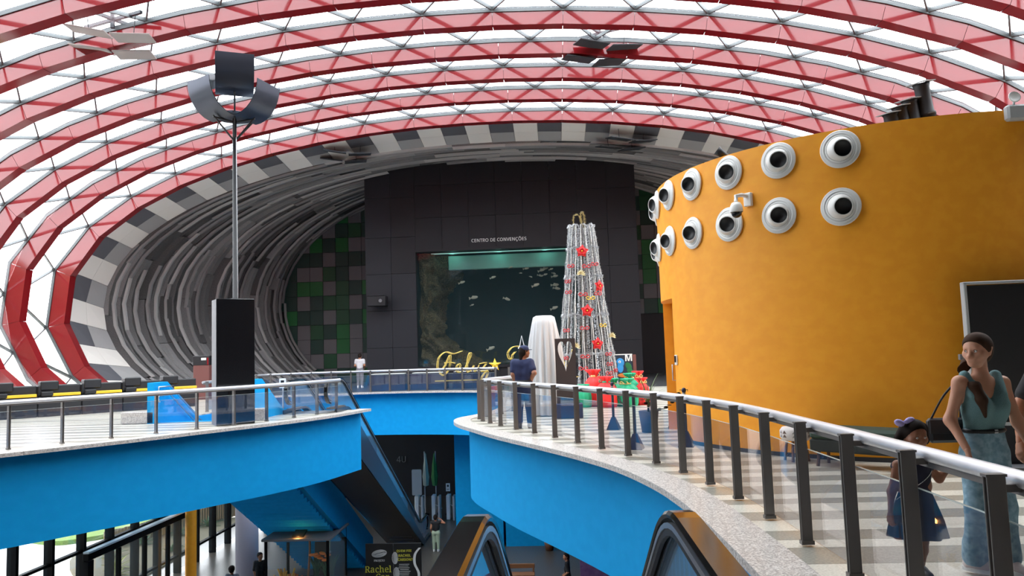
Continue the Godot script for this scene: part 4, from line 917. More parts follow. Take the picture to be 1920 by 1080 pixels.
	for k in 8: s = mb(); box(s, v3(0, 0.12 + k * 0.2, 0), v3(0.24 - k * 0.006, 0.19, 0.24 - k * 0.006), Basis.IDENTITY, 0.01); part("stripe", s, M.white if k % 2 else M.navy_base, ln)
	s = mb(); box(s, v3(0, 1.72, 0), v3(0.3, 0.06, 0.3)); part("gallery", s, M.white, ln); s = mb()
	for e in [[-1, -1], [1, -1], [1, 1], [-1, 1]]: rod(s, v3(e[0] * 0.1, 1.74, e[1] * 0.1), v3(0, 2.2, 0), 0.007, 5)
	part("wire_peak", s, M.white, ln)

func tree_point(px: float, py: float) -> Vector3:     # where the photograph's pixel meets the tree's cone
	var h := (748.0 - py) / 62.2 ; var f := clampf(h / 5.3, 0, 1); var r := lerpf(0.98, 0.37, pow(f, 0.93)) + 0.03; var x := ((px - (1104.0 - (748.0 - py) * 0.045)) / 62.0) * (1.0 if true else 1.0)
	x = clampf(x, -r * 0.96, r * 0.96); return v3(0.78 + x, h, -22.75 + sqrt(r * r - x * x))

func petal(s: SurfaceTool, a: float, l: float, w: float, lift: float) -> void:
	var d := v3(cos(a), sin(a), 0); var n := v3(-sin(a), cos(a), 0)
	var c := V + v3(0, 0, 0.02); var m := d * l * 0.5 + v3(0, 0, lift + 0.02); var e := d * l + v3(0, 0, lift * 0.6)
	for sg in [1, -1]: tri(s, c, m + n * w * sg, m + v3(0, 0, -0.012)); tri(s, m + n * w * sg, e, m + v3(0, 0, -0.012))

func sack(q: Array) -> void:
	var g := thing("gift_sack", q[5], "gift sack", v3(q[0], 0, q[1]), q[0] * 3, "gift sacks under the tree"); var m: Material = {"green": M.sack_green, "red": M.sack_red, "red2": M.sack_red, "wine": M.sack_wine}[q[4]]; var r: float = q[2]; var h: float = q[3]; var s := mb()
	var prof := [Vector2(0.0, 0.0), Vector2(r * 0.95, 0.0), Vector2(r * 1.06, h * 0.12), Vector2(r * 1.06, h * 0.45), Vector2(r * 0.98, h * 0.66), Vector2(r * 0.6, h * 0.78), Vector2(r * 0.3, h * 0.82)]
	lathe(s, prof, 44, Transform3D.IDENTITY, true, func(a: float, p: Vector2) -> float: return p.x * (1 + (0.06 + 0.1 * p.y / h) * sin(a * 9 + 4 * p.y) + 0.05 * sin(a * 5 + q[0] * 7))); part("sack", s, m, g); s = mb()
	lathe(s, [Vector2(r * 0.3, h * 0.82), Vector2(r * 0.42, h * 0.9), Vector2(r * 0.7, h * 1.0), Vector2(r * 0.62, h * 1.02), Vector2(r * 0.3, h * 0.92), Vector2(0, h * 0.87)], 40, Transform3D.IDENTITY, true, func(a: float, p: Vector2) -> float: return p.x * (1 + 0.35 * sin(a * 5 + 1.0) + 0.3 * sin(a * 2 + q[0] * 9))); part("gathered_top", s, m, g)
	s = mb(); lathe(s, [Vector2(r * 0.34, h * 0.79), Vector2(r * 0.4, h * 0.81), Vector2(r * 0.4, h * 0.84), Vector2(r * 0.34, h * 0.86)], 24); part("ribbon", s, M.sack_green if q[4] == "red2" else M.ribbon_cream, g)
	for sx in [-1, 1]: s = mb(); tube(s, smooth_path([v3(0, h * 0.83, r * 0.38), v3(sx * r * 0.4, h * 0.9, r * 0.42), v3(sx * r * 0.55, h * 0.83, r * 0.46), v3(0, h * 0.82, r * 0.4)], 5), 0.014, 6); part("bow_loop", s, M.sack_green if q[4] == "red2" else M.ribbon_cream, g)

func build_right_props() -> void:
	var s: SurfaceTool
	# chain stanchions
	mat("stanchion", srgb(24, 34, 70), 0.4); var st := [v3(1.13, 0, -12.2), v3(1.95, 0, -12.36), v3(1.0, 0, -15.2)]; var sl := ["dark stanchion with cone base left of the yellow drum, nearest the railing", "dark stanchion with cone base against the yellow drum's wall", "dark stanchion with cone base farther back toward the tree"]
	for i in 3:
		var o := thing("stanchion", sl[i], "stanchion", st[i], 0, "chain stanchions"); s = mb(); lathe(s, [Vector2(0, 0), Vector2(0.17, 0), Vector2(0.17, 0.015), Vector2(0.05, 0.24), Vector2(0, 0.26)], 4, Transform3D(Basis(Vector3.UP, 0.5), V), false); part("base", s, M.stanchion, o)
		s = mb(); lathe(s, [Vector2(0, 0.2), Vector2(0.026, 0.2), Vector2(0.026, 0.86), Vector2(0.034, 0.865), Vector2(0.034, 0.91), Vector2(0.02, 0.925), Vector2(0, 0.93)], 14); part("post", s, M.stanchion, o); s = mb(); lathe(s, [Vector2(0.027, 0.83), Vector2(0.03, 0.84), Vector2(0.027, 0.85)], 12); part("collar", s, M.steel, o)
		for sx in [-1, 1]: s = mb(); tube(s, [v3(sx * 0.03, 0.89, 0), v3(sx * 0.06, 0.9, 0), v3(sx * 0.06, 0.87, 0)], 0.006, 5); part("hook", s, M.black, o)
	for e in [[0, 1, "black chain hanging between the two stanchions beside the drum"], [2, 0, "black chain hanging from the near stanchion back toward the tree"]]:
		var o := thing("chain", e[2], "chain"); var a: Vector3 = st[e[0]] + v3(0.06, 0.88, 0); var b: Vector3 = st[e[1]] + v3(-0.06, 0.88, 0); var k := int(a.distance_to(b) / 0.055)
		for i in k: var f := (i + 0.5) / k; var p := a.lerp(b, f) + Vector3.DOWN * 1.1 * f * (1 - f); s = mb(); var bb := Basis(Vector3.UP, atan2(-(b - a).z, (b - a).x)) * Basis(Vector3.RIGHT, PI / 2 * (i % 2)); var ring := []; for q in 8: ring.append(p + bb * v3(cos(TAU * q / 8) * 0.036, sin(TAU * q / 8) * 0.018, 0)); tube(s, ring, 0.005, 4, [], true); part("link", s, M.black, o)
	# plant by the door
	var pp := thing("potted_plant", "spiky green plant in a dark pot beside the drum's door", "plant", v3(1.62, 0, -14.55)); s = mb(); lathe(s, [Vector2(0, 0), Vector2(0.14, 0), Vector2(0.19, 0.4), Vector2(0.17, 0.4), Vector2(0, 0.36)], 20); part("pot", s, M.navy_base, pp)
	mat("leaf_green", srgb(92, 110, 62), 0.6)
	for k in 16: s = mb(); var a := k * 2.4; var L := 0.75 + 0.2 * sin(k * 1.7); blade(s, v3(0, 0.36, 0), a, L, 0.32 if k % 3 else 0.6, 0.02); part("leaf", s, M.leaf_green, pp)
	# bench with patterned stool
	mat("bench_green", srgb(44, 62, 50), 0.7); mat("bench_band", srgb(34, 38, 36), 0.7)
	var bd := v3(3.3, 0, -10.3); var be := v3(4.25, 0, -9.45); var dv := be - bd; var turn := atan2(-dv.z, dv.x); var bn := thing("bench", "low upholstered bench in dark green against the yellow drum", "bench", (bd + be) / 2, turn); var L := dv.length()
	s = mb(); box(s, v3(0, 0.42, 0), v3(L, 0.16, 0.42), Basis.IDENTITY, 0.04); part("cushion", s, M.bench_green, bn); s = mb(); box(s, v3(0, 0.27, 0), v3(L, 0.16, 0.4), Basis.IDENTITY, 0.02); part("base", s, M.bench_band, bn)
	for e in [[-0.42, 0.14], [-0.42, -0.14], [0.42, 0.14], [0.42, -0.14]]: s = mb(); rod(s, v3(e[0] * L, 0.2, e[1]), v3(e[0] * L * 1.03, 0, e[1] * 1.2), 0.022); part("leg", s, M.wood_dark, bn)
	mat("patch_white", srgb(214, 206, 204), 0.8); mat("patch_brown", srgb(104, 84, 76), 0.8); mat("patch_grey", srgb(150, 142, 140), 0.8)
	var so := thing("stool", "round stool upholstered in white and brown triangles on wooden legs", "stool", v3(3.14, 0, -10.62)); s = mb(); lathe(s, [Vector2(0, 0.28), Vector2(0.17, 0.28), Vector2(0.2, 0.32), Vector2(0.2, 0.41), Vector2(0.17, 0.45), Vector2(0, 0.46)], 28); part("seat", s, M.patch_white, so)
	for k in 36:
		var a := TAU * (k % 18) / 18; var y := 0.325 + 0.05 * (k / 18); var da := 0.16; s = mb()
		if k % 3 == 0: continue
		var R := 0.2035; tri(s, v3(cos(a) * R, y, sin(a) * R), v3(cos(a + da) * R, y + 0.045, sin(a + da) * R), v3(cos(a + da * 2) * R, y, sin(a + da * 2) * R)); part("patch", s, M.patch_brown if k % 3 == 1 else M.patch_grey, so)
	for k in 4: var a := 0.6 + TAU * k / 4; s = mb(); rod(s, v3(cos(a) * 0.12, 0.28, sin(a) * 0.12), v3(cos(a) * 0.16, 0, sin(a) * 0.16), 0.02); part("leg", s, M.wood, so)
	# the dark screen
	var sc := thing("screen", "large dark screen in a white frame with a handle on top", "screen", v3(5.72, 0, -9.55), -0.06)
	s = mb(); box(s, v3(0, 1.39, 0), v3(1.5, 1.66, 0.06), Basis.IDENTITY, 0.01); part("display", s, M.black, sc); s = mb()
	for e in [[v3(-0.755, 1.39, 0), v3(0.04, 1.74, 0.1)], [v3(0.755, 1.39, 0), v3(0.04, 1.74, 0.1)], [v3(0, 2.245, 0), v3(1.55, 0.035, 0.1)], [v3(0, 0.535, 0), v3(1.55, 0.035, 0.1)]]: box(s, e[0], e[1], Basis.IDENTITY, 0.008)
	part("frame", s, M.grey_light, sc); s = mb(); tube(s, smooth_path([v3(0.0, 2.26, 0), v3(0.05, 2.33, 0), v3(0.22, 2.34, 0), v3(0.3, 2.26, 0)], 4), 0.014, 8); part("handle", s, M.grey_light, sc)
	s = mb(); box(s, v3(0, 0.27, -0.02), v3(1.2, 0.52, 0.1), Basis.IDENTITY, 0.01); part("lower_panel", s, M.facade_slate, sc); s = mb(); box(s, v3(0, 0.03, 0), v3(1.6, 0.06, 0.5), Basis.IDENTITY, 0.01); part("foot", s, M.grey_mid, sc)
	s = mb(); box(s, v3(-0.83, 1.35, 0), v3(0.08, 0.07, 0.06), Basis.IDENTITY, 0.005); part("side_box", s, M.grey_mid, sc)
	# bird picture on an easel
	mat("print_night", srgb(20, 40, 60), 0.6); mat("print_blue", srgb(46, 140, 206), 0.6); mat("print_orange", srgb(196, 110, 40), 0.6); mat("print_green", srgb(24, 104, 56), 0.6)
	var bp := thing("bird_picture", "painted panel of a blue parrot among leaves right of the tree", "picture", v3(2.0, 0, -24.5)); s = mb(); box(s, v3(0, 0.72, 0), v3(0.56, 1.3, 0.05), Basis.IDENTITY, 0.006); part("panel", s, M.print_night, bp)
	s = mb(); ball(s, v3(-0.1, 1.12, 0.03), v3(0.13, 0.15, 0.015)); part("bird_head", s, M.print_blue, bp); s = mb(); ball(s, v3(-0.1, 0.96, 0.03), v3(0.1, 0.16, 0.012)); part("bird_body", s, M.print_blue, bp); s = mb(); ball(s, v3(-0.12, 1.15, 0.046), v3(0.04, 0.04, 0.006)); part("eye_patch", s, M.white, bp); s = mb(); ball(s, v3(-0.12, 1.15, 0.052), v3(0.018, 0.018, 0.005)); part("eye", s, M.black, bp)
	s = mb(); ball(s, v3(-0.22, 1.08, 0.04), v3(0.03, 0.06, 0.01)); part("beak", s, M.black, bp); s = mb(); ball(s, v3(0.0, 0.72, 0.03), v3(0.2, 0.07, 0.012)); part("orange_bird", s, M.print_orange, bp)
	for e in [[0.16, 1.0, 0.14], [0.2, 0.85, 0.12], [0.14, 0.55, 0.16], [-0.1, 0.45, 0.16]]: s = mb(); ball(s, v3(e[0], e[1], 0.026), v3(0.09, e[2], 0.008), Basis(Vector3.BACK, e[0] * 3)); part("leaf", s, M.print_green, bp)
	var mw := part("letter", words("M", 0.3, 0.01, false, 700), M.white, bp); mw.position = v3(0.17, 1.27, 0.032); s = mb(); box(s, v3(0, 1.38, 0), v3(0.58, 0.03, 0.06)); part("top_rail", s, M.white, bp); s = mb(); box(s, v3(0.36, 0.72, -0.02), v3(0.1, 1.3, 0.06)); part("side_post", s, M.brown_red, bp)

func blade(s: SurfaceTool, o: Vector3, a: float, L: float, bend: float, w: float) -> void:
	var d := v3(cos(a), 0, sin(a)); var n := v3(-sin(a), 0, cos(a)); var pr := []
	for i in 6: var t := i / 5.0; pr.append([o + d * L * bend * t * t + Vector3.UP * L * (t - bend * 0.55 * t * t), w * (1 - t * t)])
	for i in 5: quad(s, pr[i][0] - n * pr[i][1], pr[i + 1][0] - n * pr[i + 1][1], pr[i + 1][0] + n * pr[i + 1][1], pr[i][0] + n * pr[i][1])

func build_hangings() -> void:
	var s: SurfaceTool; mat("perforated", srgb(172, 162, 158), 0.6); mat("panel_dark", srgb(52, 54, 60), 0.6)
	var defs := [[-12.9, 11.05, -21.0, 0.2, "grey", "cluster of four pale perforated square panels hung at the upper left of the vault"], [1.8, 11.9, -26.0, 0.1, "dark", "cluster of four dark square panels hung below the ribs right of centre"], [-9.95, 11.15, -35.2, 0.15, "dark", "dark hanging panels in front of the chequered band left of centre"], [3.42, 11.1, -35.2, 0.1, "dark", "dark hanging panels in front of the chequered band right of centre"]]
	for q in defs:
		var o := thing("ceiling_baffle", q[5], "ceiling baffle", v3(q[0], q[1], q[2]), q[3]); var pm: Material = M.perforated if q[4] == "grey" else M.panel_dark; var k := 0
		for e in [[-0.72, 0.0, -0.42], [0.42, -0.06, -0.62], [-0.4, 0.1, 0.66], [0.74, 0.02, 0.46]]:
			s = mb(); var b := Basis(Vector3.UP, 0.12) * Basis(Vector3.RIGHT, [0.22, 0.14, 0.2, 0.16][k]) * Basis(Vector3.BACK, [-0.1, 0.08, -0.12, 0.05][k]); box(s, v3(e[0], e[1], e[2]), v3(1.05, 0.04, 1.05), b, 0.006); part("panel", s, pm, o); k += 1
			s = mb(); rod(s, v3(e[0], e[1], e[2]), v3(e[0] * 1.1, 0.75, e[2] * 1.1), 0.012, 5); part("rod", s, M.black, o)
		s = mb(); bar(s, v3(-1.0, 0.75, -0.6), v3(1.0, 0.75, 0.6), 0.09, 0.09); part("cross_arm", s, M.bar_dark, o); s = mb(); bar(s, v3(-0.6, 0.78, 0.75), v3(0.6, 0.78, -0.75), 0.09, 0.09); part("cross_arm", s, M.bar_dark, o); s = mb(); bar(s, v3(0, 0.5, 0), v3(0, 1.6 if q[2] > -30 else 0.95, 0), 0.1, 0.1, Vector3.RIGHT); part("stem", s, M.bar_dark, o)

func build_back_props() -> void:
	var s: SurfaceTool
	# lettering on the black block
	var sg := thing("wall_lettering", "thin white lettering above the aquarium window", "lettering", v3(-3.08, 7.64, -40.49)); var w := part("letters", words("CENTRO DE CONVENÇÕES", 0.265, 0.02, false, 400), M.white, sg)
	var ab: AABB = w.mesh.get_aabb(); w.scale = v3(2.98 / ab.size.x, 0.2 / (ab.size.y * 0.72), 1)
	# bracket speaker on the block's left pier
	var sp := thing("wall_projector", "black projector box on a bracket on the left pier of the block", "projector", v3(-9.66, 4.5, -40.5)); s = mb(); box(s, v3(0, 0, 0.55), v3(1.0, 0.55, 0.7), Basis.IDENTITY, 0.03); part("box", s, M.black, sp)
	s = mb(); box(s, v3(0, 0.1, 0.12), v3(0.12, 0.12, 0.26)); part("bracket", s, M.bar_dark, sp); s = mb(); box(s, v3(0, 0.32, 0.5), v3(0.8, 0.03, 0.4)); part("shelf", s, M.bar_dark, sp); s = mb(); lathe(s, [Vector2(0, 0), Vector2(0.09, 0), Vector2(0.1, 0.06), Vector2(0.06, 0.05), Vector2(0, 0.03)], 16, Transform3D(Basis(Vector3.RIGHT, PI / 2), v3(0.25, 0, 0.9))); part("lens", s, M.grey_mid, sp)
	# gold script greeting
	var fz := thing("script_sign", "gold outlined script greeting standing behind the far railing", "sign", v3(-5.55, 0.62, -33.9)); mat("gold_tube", srgb(226, 200, 110), 0.3, 0.6)
	var st := [["letter", [[0.0, 0.35], [0.08, 0.75], [0.4, 0.98], [0.75, 0.9], [1.15, 1.0]]], ["letter", [[0.0, 0.35], [0.12, 0.2], [0.35, 0.4], [0.6, 0.85], [0.55, 0.3], [0.3, 0.0], [0.1, 0.1]]], ["letter", [[0.35, 0.52], [0.6, 0.55], [0.85, 0.5]]], ["letter", [[0.85, 0.18], [1.05, 0.34], [1.0, 0.46], [0.88, 0.34], [0.92, 0.14], [1.1, 0.12], [1.3, 0.3]]], ["letter", [[1.3, 0.3], [1.55, 0.8], [1.5, 0.9], [1.38, 0.5], [1.38, 0.14], [1.5, 0.14], [1.68, 0.36]]], ["letter", [[1.68, 0.4], [1.72, 0.14], [1.84, 0.2], [1.95, 0.4]]], ["letter", [[1.95, 0.44], [2.25, 0.46], [2.02, 0.14], [2.3, 0.1], [2.2, -0.2], [2.02, -0.15], [2.4, 0.3]]],
		["letter", [[3.3, 0.62], [3.25, 0.85], [3.45, 1.08], [3.75, 1.12], [4.1, 0.98]]], ["letter", [[3.3, 0.62], [3.42, 0.6], [3.45, 0.75], [3.6, 0.9]]], ["letter", [[3.62, 0.1], [3.75, 0.3], [4.0, 1.0], [4.12, 0.5], [4.2, 0.12], [4.5, 1.0], [4.75, 1.1]]], ["letter", [[4.72, 0.3], [4.9, 0.42], [4.75, 0.46], [4.66, 0.22], [4.8, 0.14], [4.95, 0.42], [4.95, 0.16], [5.1, 0.3]]], ["letter", [[5.1, 0.2], [5.35, 0.8], [5.28, 0.2], [5.4, 0.14], [5.6, 0.4]]], ["letter", [[5.6, 0.36], [5.75, 0.44], [5.6, 0.46], [5.56, 0.2], [5.7, 0.14], [5.82, 0.42], [5.84, 0.16], [6.0, 0.3]]], ["letter", [[6.0, 0.3], [6.25, 0.8], [6.2, 0.9], [6.1, 0.5], [6.12, 0.16], [6.3, 0.2]]]]
	for e in st:
		for dz in ([0.0, 0.05] if e[1].size() > 6 or e[1][0][0] in [0.0, 3.3] else [0.0]):
			var pts := []
			for q in e[1]: pts.append(v3(q[0] * 0.98 + dz * 1.4, q[1] * 1.05 + dz * 0.4, dz))
			s = mb(); tube(s, smooth_path(pts, 6), 0.03 if dz == 0.0 else 0.016, 6); part(e[0], s, M.gold_tube, fz)
	s = mb(); bar(s, v3(-0.1, -0.24, 0), v3(6.4, -0.24, 0), 0.06, 0.05); part("base_rail", s, M.gold_tube, fz); s = mb()
	for x in [0.3, 1.6, 2.6, 3.8, 5.2, 6.2]: rod(s, v3(x, -0.62, 0), v3(x, 0.2, 0), 0.02, 6)
	part("legs", s, M.black, fz)
	var sr := thing("star", "yellow five-pointed star in the middle of the gold greeting", "star", v3(-2.92, 1.02, -33.75)); s = mb(); var rim := []
	for k in 10: var a := PI / 2 + TAU * k / 10; rim.append(v3(cos(a), sin(a), 0) * (0.3 if k % 2 == 0 else 0.125))
	for k in 10: tri(s, v3(0, 0, 0.08), rim[(k + 1) % 10], rim[k]); tri(s, v3(0, 0, -0.04), rim[k], rim[(k + 1) % 10])
	part("points", s, M.star_yellow, sr); s = mb(); rod(s, v3(0, -1.02, 0), v3(0, -0.1, -0.03), 0.018, 6); part("stake", s, M.black, sr)
	# dark tables behind the far railing
	mat("cloth_navy", srgb(28, 30, 52), 0.8)
	for i in 3:
		var t := thing("covered_table", ["table under a dark floor-length cloth behind the far railing, left one", "table under a dark floor-length cloth behind the far railing, middle one", "table under a dark floor-length cloth behind the far railing, right one"][i], "table", v3(-7.9 + i * 1.9, 0, -34.6)); s = mb()
		var pl := PackedVector2Array()
		for k in 60: var a := TAU * k / 60; var d := 0.02 * sin(k * 1.9); pl.append(Vector2(clampf(cos(a) * 1.25, -0.8, 0.8) * (1 + d), clampf(sin(a) * 0.6, -0.38, 0.38) * (1 + d)))
		prism(s, pl, 0.01, 0.74); part("cloth", s, M.cloth_navy, t)
		s = mb(); box(s, v3(0, 0.755, 0), v3(1.5, 0.025, 0.7), Basis.IDENTITY, 0.006); part("runner", s, M.white, t)

func build_lower_props() -> void:
	var s: SurfaceTool
	var c := struct("column_grey", "thick pale grey round column under the left platform", "column", v3(-12.2, LOW, -28.9)); s = mb(); lathe(s, [Vector2(0.42, 0), Vector2(0.42, 5.12)], 40); part("shaft", s, M.lilac_grey, c)
	c = struct("column_yellow", "thin yellow round column beside the glass wall", "column", v3(-14.9, LOW, -29.9)); s = mb(); lathe(s, [Vector2(0.21, 0), Vector2(0.21, 5.12)], 28); part("shaft", s, M.yellow_paint, c)
	# planted glass showcase
	var k := thing("showcase", "glass showcase of plants and corals with a flat dark roof under the stairs", "showcase", v3(-9.25, LOW, -27.1)); var hx := 1.12; var hz := 1.1
	s = mb(); box(s, v3(0, 2.42, 0), v3(hx * 2 + 0.16, 0.08, hz * 2 + 0.16), Basis.IDENTITY, 0.01); part("roof", s, M.grey_mid, k); s = mb(); box(s, v3(0, 0.3, 0), v3(hx * 2, 0.6, hz * 2), Basis.IDENTITY, 0.01); part("plinth", s, M.charcoal, k)
	for e in [[-1, -1], [1, -1], [1, 1], [-1, 1]]: s = mb(); box(s, v3(e[0] * (hx - 0.04), 1.5, e[1] * (hz - 0.04)), v3(0.08, 1.8, 0.08)); part("post", s, M.mullion, k)
	for e in [[v3(0, 1.5, hz - 0.03), v3(hx * 2 - 0.18, 1.76, 0.015)], [v3(hx - 0.03, 1.5, 0), v3(0.015, 1.76, hz * 2 - 0.18)], [v3(-hx + 0.03, 1.5, 0), v3(0.015, 1.76, hz * 2 - 0.18)]]: s = mb(); box(s, e[0], e[1]); part("pane", s, M.window_glass, k)
	s = mb(); box(s, v3(0.5, 1.5, -hz + 0.05), v3(hx, 1.76, 0.05)); part("back_panel", s, M.black, k)
	var lp := thing("showcase_lamp", "small black floodlight glowing warm on the showcase roof", "lamp", v3(-9.2, LOW + 2.48, -26.2)); s = mb(); box(s, v3(0, 0.1, 0), v3(0.42, 0.05, 0.42), Basis(Vector3.RIGHT, 0.35), 0.01); part("hood", s, M.black, lp); s = mb(); rod(s, v3(0, 0, -0.1), v3(0, 0.1, -0.1), 0.02); part("stand", s, M.black, lp)
	var wm := mat("warm_glow", srgb(255, 190, 110), 0.5); wm.emission_enabled = true; wm.emission = srgb(255, 176, 90); wm.emission_energy_multiplier = 3.0; s = mb(); box(s, v3(0, 0.07, 0.02), v3(0.34, 0.015, 0.3), Basis(Vector3.RIGHT, 0.35)); part("bulb_face", s, wm, lp)
	var ol := OmniLight3D.new(); ol.name = "lamp_light"; ol.light_color = srgb(255, 176, 90); ol.light_energy = 0.5; ol.light_size = 0.1; ol.omni_range = 40; ol.omni_attenuation = 2.0; ol.shadow_enabled = true; ol.position = v3(0, 0.04, 0.2); lp.add_child(ol, true)
	mat("coral", srgb(226, 122, 34), 0.7); mat("coral_yellow", srgb(224, 170, 50), 0.7); mat("fern", srgb(46, 92, 50), 0.7)
	for q in [[-0.55, 0.7, "yellow-orange branching coral at the left in the showcase", "coral_yellow", 0.8], [-0.15, 0.75, "red-orange coral at the foot of the stem in the showcase", "coral", 0.55]]:
		var o := thing("coral", q[2], "coral", v3(-9.25 + q[0], LOW + 0.6, -27.1 + q[1])); var rr := RandomNumberGenerator.new(); rr.seed = int(q[4] * 100)
		for j in 24: s = mb(); var a := rr.randf() * TAU; var l: float = q[4] * rr.randf_range(0.4, 1.0); var o1 := v3(cos(a) * 0.1, 0, sin(a) * 0.1); tube(s, smooth_path([o1, o1 * 2.2 + v3(0, l * 0.5, 0), o1 * 3.4 + v3(0.05 * sin(j), l, 0.05 * cos(j))], 3), 0.03, 5); part("branch", s, M[q[3]], o)
	var og := thing("hanging_coral", "flat orange coral fan on a pale stem inside the showcase", "coral", v3(-8.95, LOW + 0.6, -26.5)); s = mb(); tube(s, smooth_path([v3(-0.1, 0, 0), v3(-0.05, 0.6, 0), v3(0.0, 1.3, 0), v3(0.0, 1.75, 0)], 4), 0.04, 8); part("stem", s, M.wood, og)
	for j in 7: s = mb(); ball(s, v3(0.12 + 0.09 * j, 1.2 + 0.05 * sin(j * 2.0) - 0.03 * j * (j % 2), 0.1), v3(0.13, 0.05, 0.1), Basis(Vector3.BACK, 0.3 * sin(j * 1.3)), 8); part("lobe", s, M.coral, og)
	for j in 4:
		var o := thing("fern", ["fern at the back left inside the showcase", "fern at the back right inside the showcase", "fern in the right corner of the showcase", "fern at the middle of the showcase"][j], "fern", v3(-9.25 + [0.1, 0.75, 0.8, 0.35][j], LOW + 0.6, -27.1 + [-0.6, -0.5, 0.3, 0.0][j]))
		for q in 16: s = mb(); blade(s, V, q * 2.4 + j, 0.8 + 0.45 * fmod(q * 0.37, 1.0), 0.3, 0.07); part("frond", s, M.fern, o)
	# exhibition boards
	mat("board_black", srgb(22, 22, 24), 0.5); mat("print_lime", srgb(196, 190, 66), 0.6); mat("print_white", srgb(222, 222, 222), 0.6)
	var b1 := thing("exhibition_board", "black exhibition board with yellow script and an oval emblem", "board", v3(-6.62, LOW, -27.0)); s = mb(); box(s, v3(0, 1.0, 0), v3(0.98, 2.0, 0.06), Basis.IDENTITY, 0.006); part("panel", s, M.board_black, b1)
	var tx := [[["PROJETO", 0.09, 1.42, "print_white", 0.0], ["Rachel", 0.3, 1.12, "print_lime", -0.05], ["Car", 0.3, 0.86, "print_lime", 0.1], ["INICIAL", 0.07, 0.62, "print_white", 0.0]], [["QUEM FOI", 0.11, 1.74, "print_lime", -0.12], ["RACHEL", 0.12, 1.58, "print_lime", -0.1], ["CARSON?", 0.12, 1.44, "print_lime", -0.08]]]
	for q in tx[0]: var w := part("lettering", words(q[0], q[1], 0.008, true, 400), M[q[3]], b1); w.position = v3(q[4], q[2], 0.035)
	for e in [[0.26, 0.12, 0.0], [0.15, 0.07, 0.004]]: s = mb(); var ring := []; for j in 32: ring.append(v3(cos(TAU * j / 32) * e[0], 1.66 + sin(TAU * j / 32) * e[1] + cos(TAU * j / 32) * 0.03, 0.036 + e[2])); tube(s, ring, 0.014, 5, [], true); part("emblem_ring", s, M.print_white, b1)
	var b2 := thing("exhibition_board", "black exhibition board with yellow question and a white curved stripe", "board", v3(-5.62, LOW, -27.0)); s = mb(); box(s, v3(0, 1.0, 0), v3(0.98, 2.0, 0.06), Basis.IDENTITY, 0.006); part("panel", s, M.board_black, b2)
	for q in tx[1]: var w := part("lettering", words(q[0], q[1], 0.008, false, 700), M[q[3]], b2); w.position = v3(q[4], q[2], 0.035)
	for j in 14: s = mb(); box(s, v3(-0.12 + 0.02 * sin(j * 5.1), 1.28 - j * 0.06 - (0.08 if j > 7 else 0.0), 0.033), v3(0.36 + 0.05 * sin(j * 3.7), 0.014, 0.006)); part("text_line", s, M.print_white, b2)
	s = mb(); var cv := smooth_path([v3(0.47, 1.84, 0.034), v3(0.3, 1.62, 0.034), v3(0.28, 1.3, 0.034), v3(0.42, 0.95, 0.034), v3(0.36, 0.5, 0.034)], 6)
	for i in cv.size() - 1: quad(s, cv[i] + v3(-0.07, 0, 0), cv[i + 1] + v3(-0.07, 0, 0), cv[i + 1] + v3(0.02, 0, 0), cv[i] + v3(0.02, 0, 0))
	part("curved_stripe", s, M.print_white, b2)
	for q in [[-0.44, 1.5, 0.2], [-0.4, 0.98, 0.2]]: s = mb(); var ring := []; for j in 28: ring.append(v3(q[0] + cos(TAU * j / 28) * 0.1, q[1] + sin(TAU * j / 28) * q[2], 0.04)); tube(s, ring, 0.012, 5, [], true); ball(s, v3(q[0], q[1], 0.034), v3(0.05, q[2] * 0.7, 0.008)); part("oval", s, M.print_white, b2)
	# turnstile totems, flags and sign in the dark passage
	for i in 3:
		var t := thing("gate_totem", ["left pair of pale gate posts in the dark passage", "middle pair of pale gate posts in the dark passage", "right pair of pale gate posts beside the blue pier"][i], "gate", v3([-7.6, -6.72, -5.95][i], LOW, -40.0), 0, "gate posts in the passage")
		for x in [-0.16, 0.16]: s = mb(); box(s, v3(x, 0.62, x * 0.6), v3(0.2 if x < 0 else 0.12, 1.24, 0.5), Basis.IDENTITY, 0.02); part("post", s, M.white if x < 0 else M.grey_light, t)
		s = mb(); bar(s, v3(-0.1, 0.8, 0.1), v3(0.3, 0.6, 0.2), 0.04, 0.04); part("arm", s, M.steel, t)
	var wb := thing("white_board", "pale board with rounded corners leaning by the flags", "board", v3(-7.95, LOW, -41.0)); s = mb(); var rp := PackedVector2Array()
	for e in [[0.2, 0.62, 0], [-0.2, 0.62, 1], [-0.2, -0.62, 2], [0.2, -0.62, 3]]:
		for j in 5: var a: float = PI / 2 * (e[2] + j / 4.0); rp.append(Vector2(e[0] + cos(a) * 0.06, e[1] + sin(a) * 0.06))
	prism(s, rp, -0.03, 0.03, Transform3D(Basis(Vector3.RIGHT, Vector3.BACK, Vector3.UP), v3(0, 1.75, 0))); part("panel", s, M.grey_light, wb); s = mb(); rod(s, v3(0, 0, 0), v3(0, 1.2, 0), 0.03); box(s, v3(0, 0.02, 0), v3(0.5, 0.04, 0.4)); part("stand", s, M.grey_mid, wb)
	mat("flag_green", srgb(70, 130, 70), 0.8); mat("flag_white", srgb(200, 206, 190), 0.8)
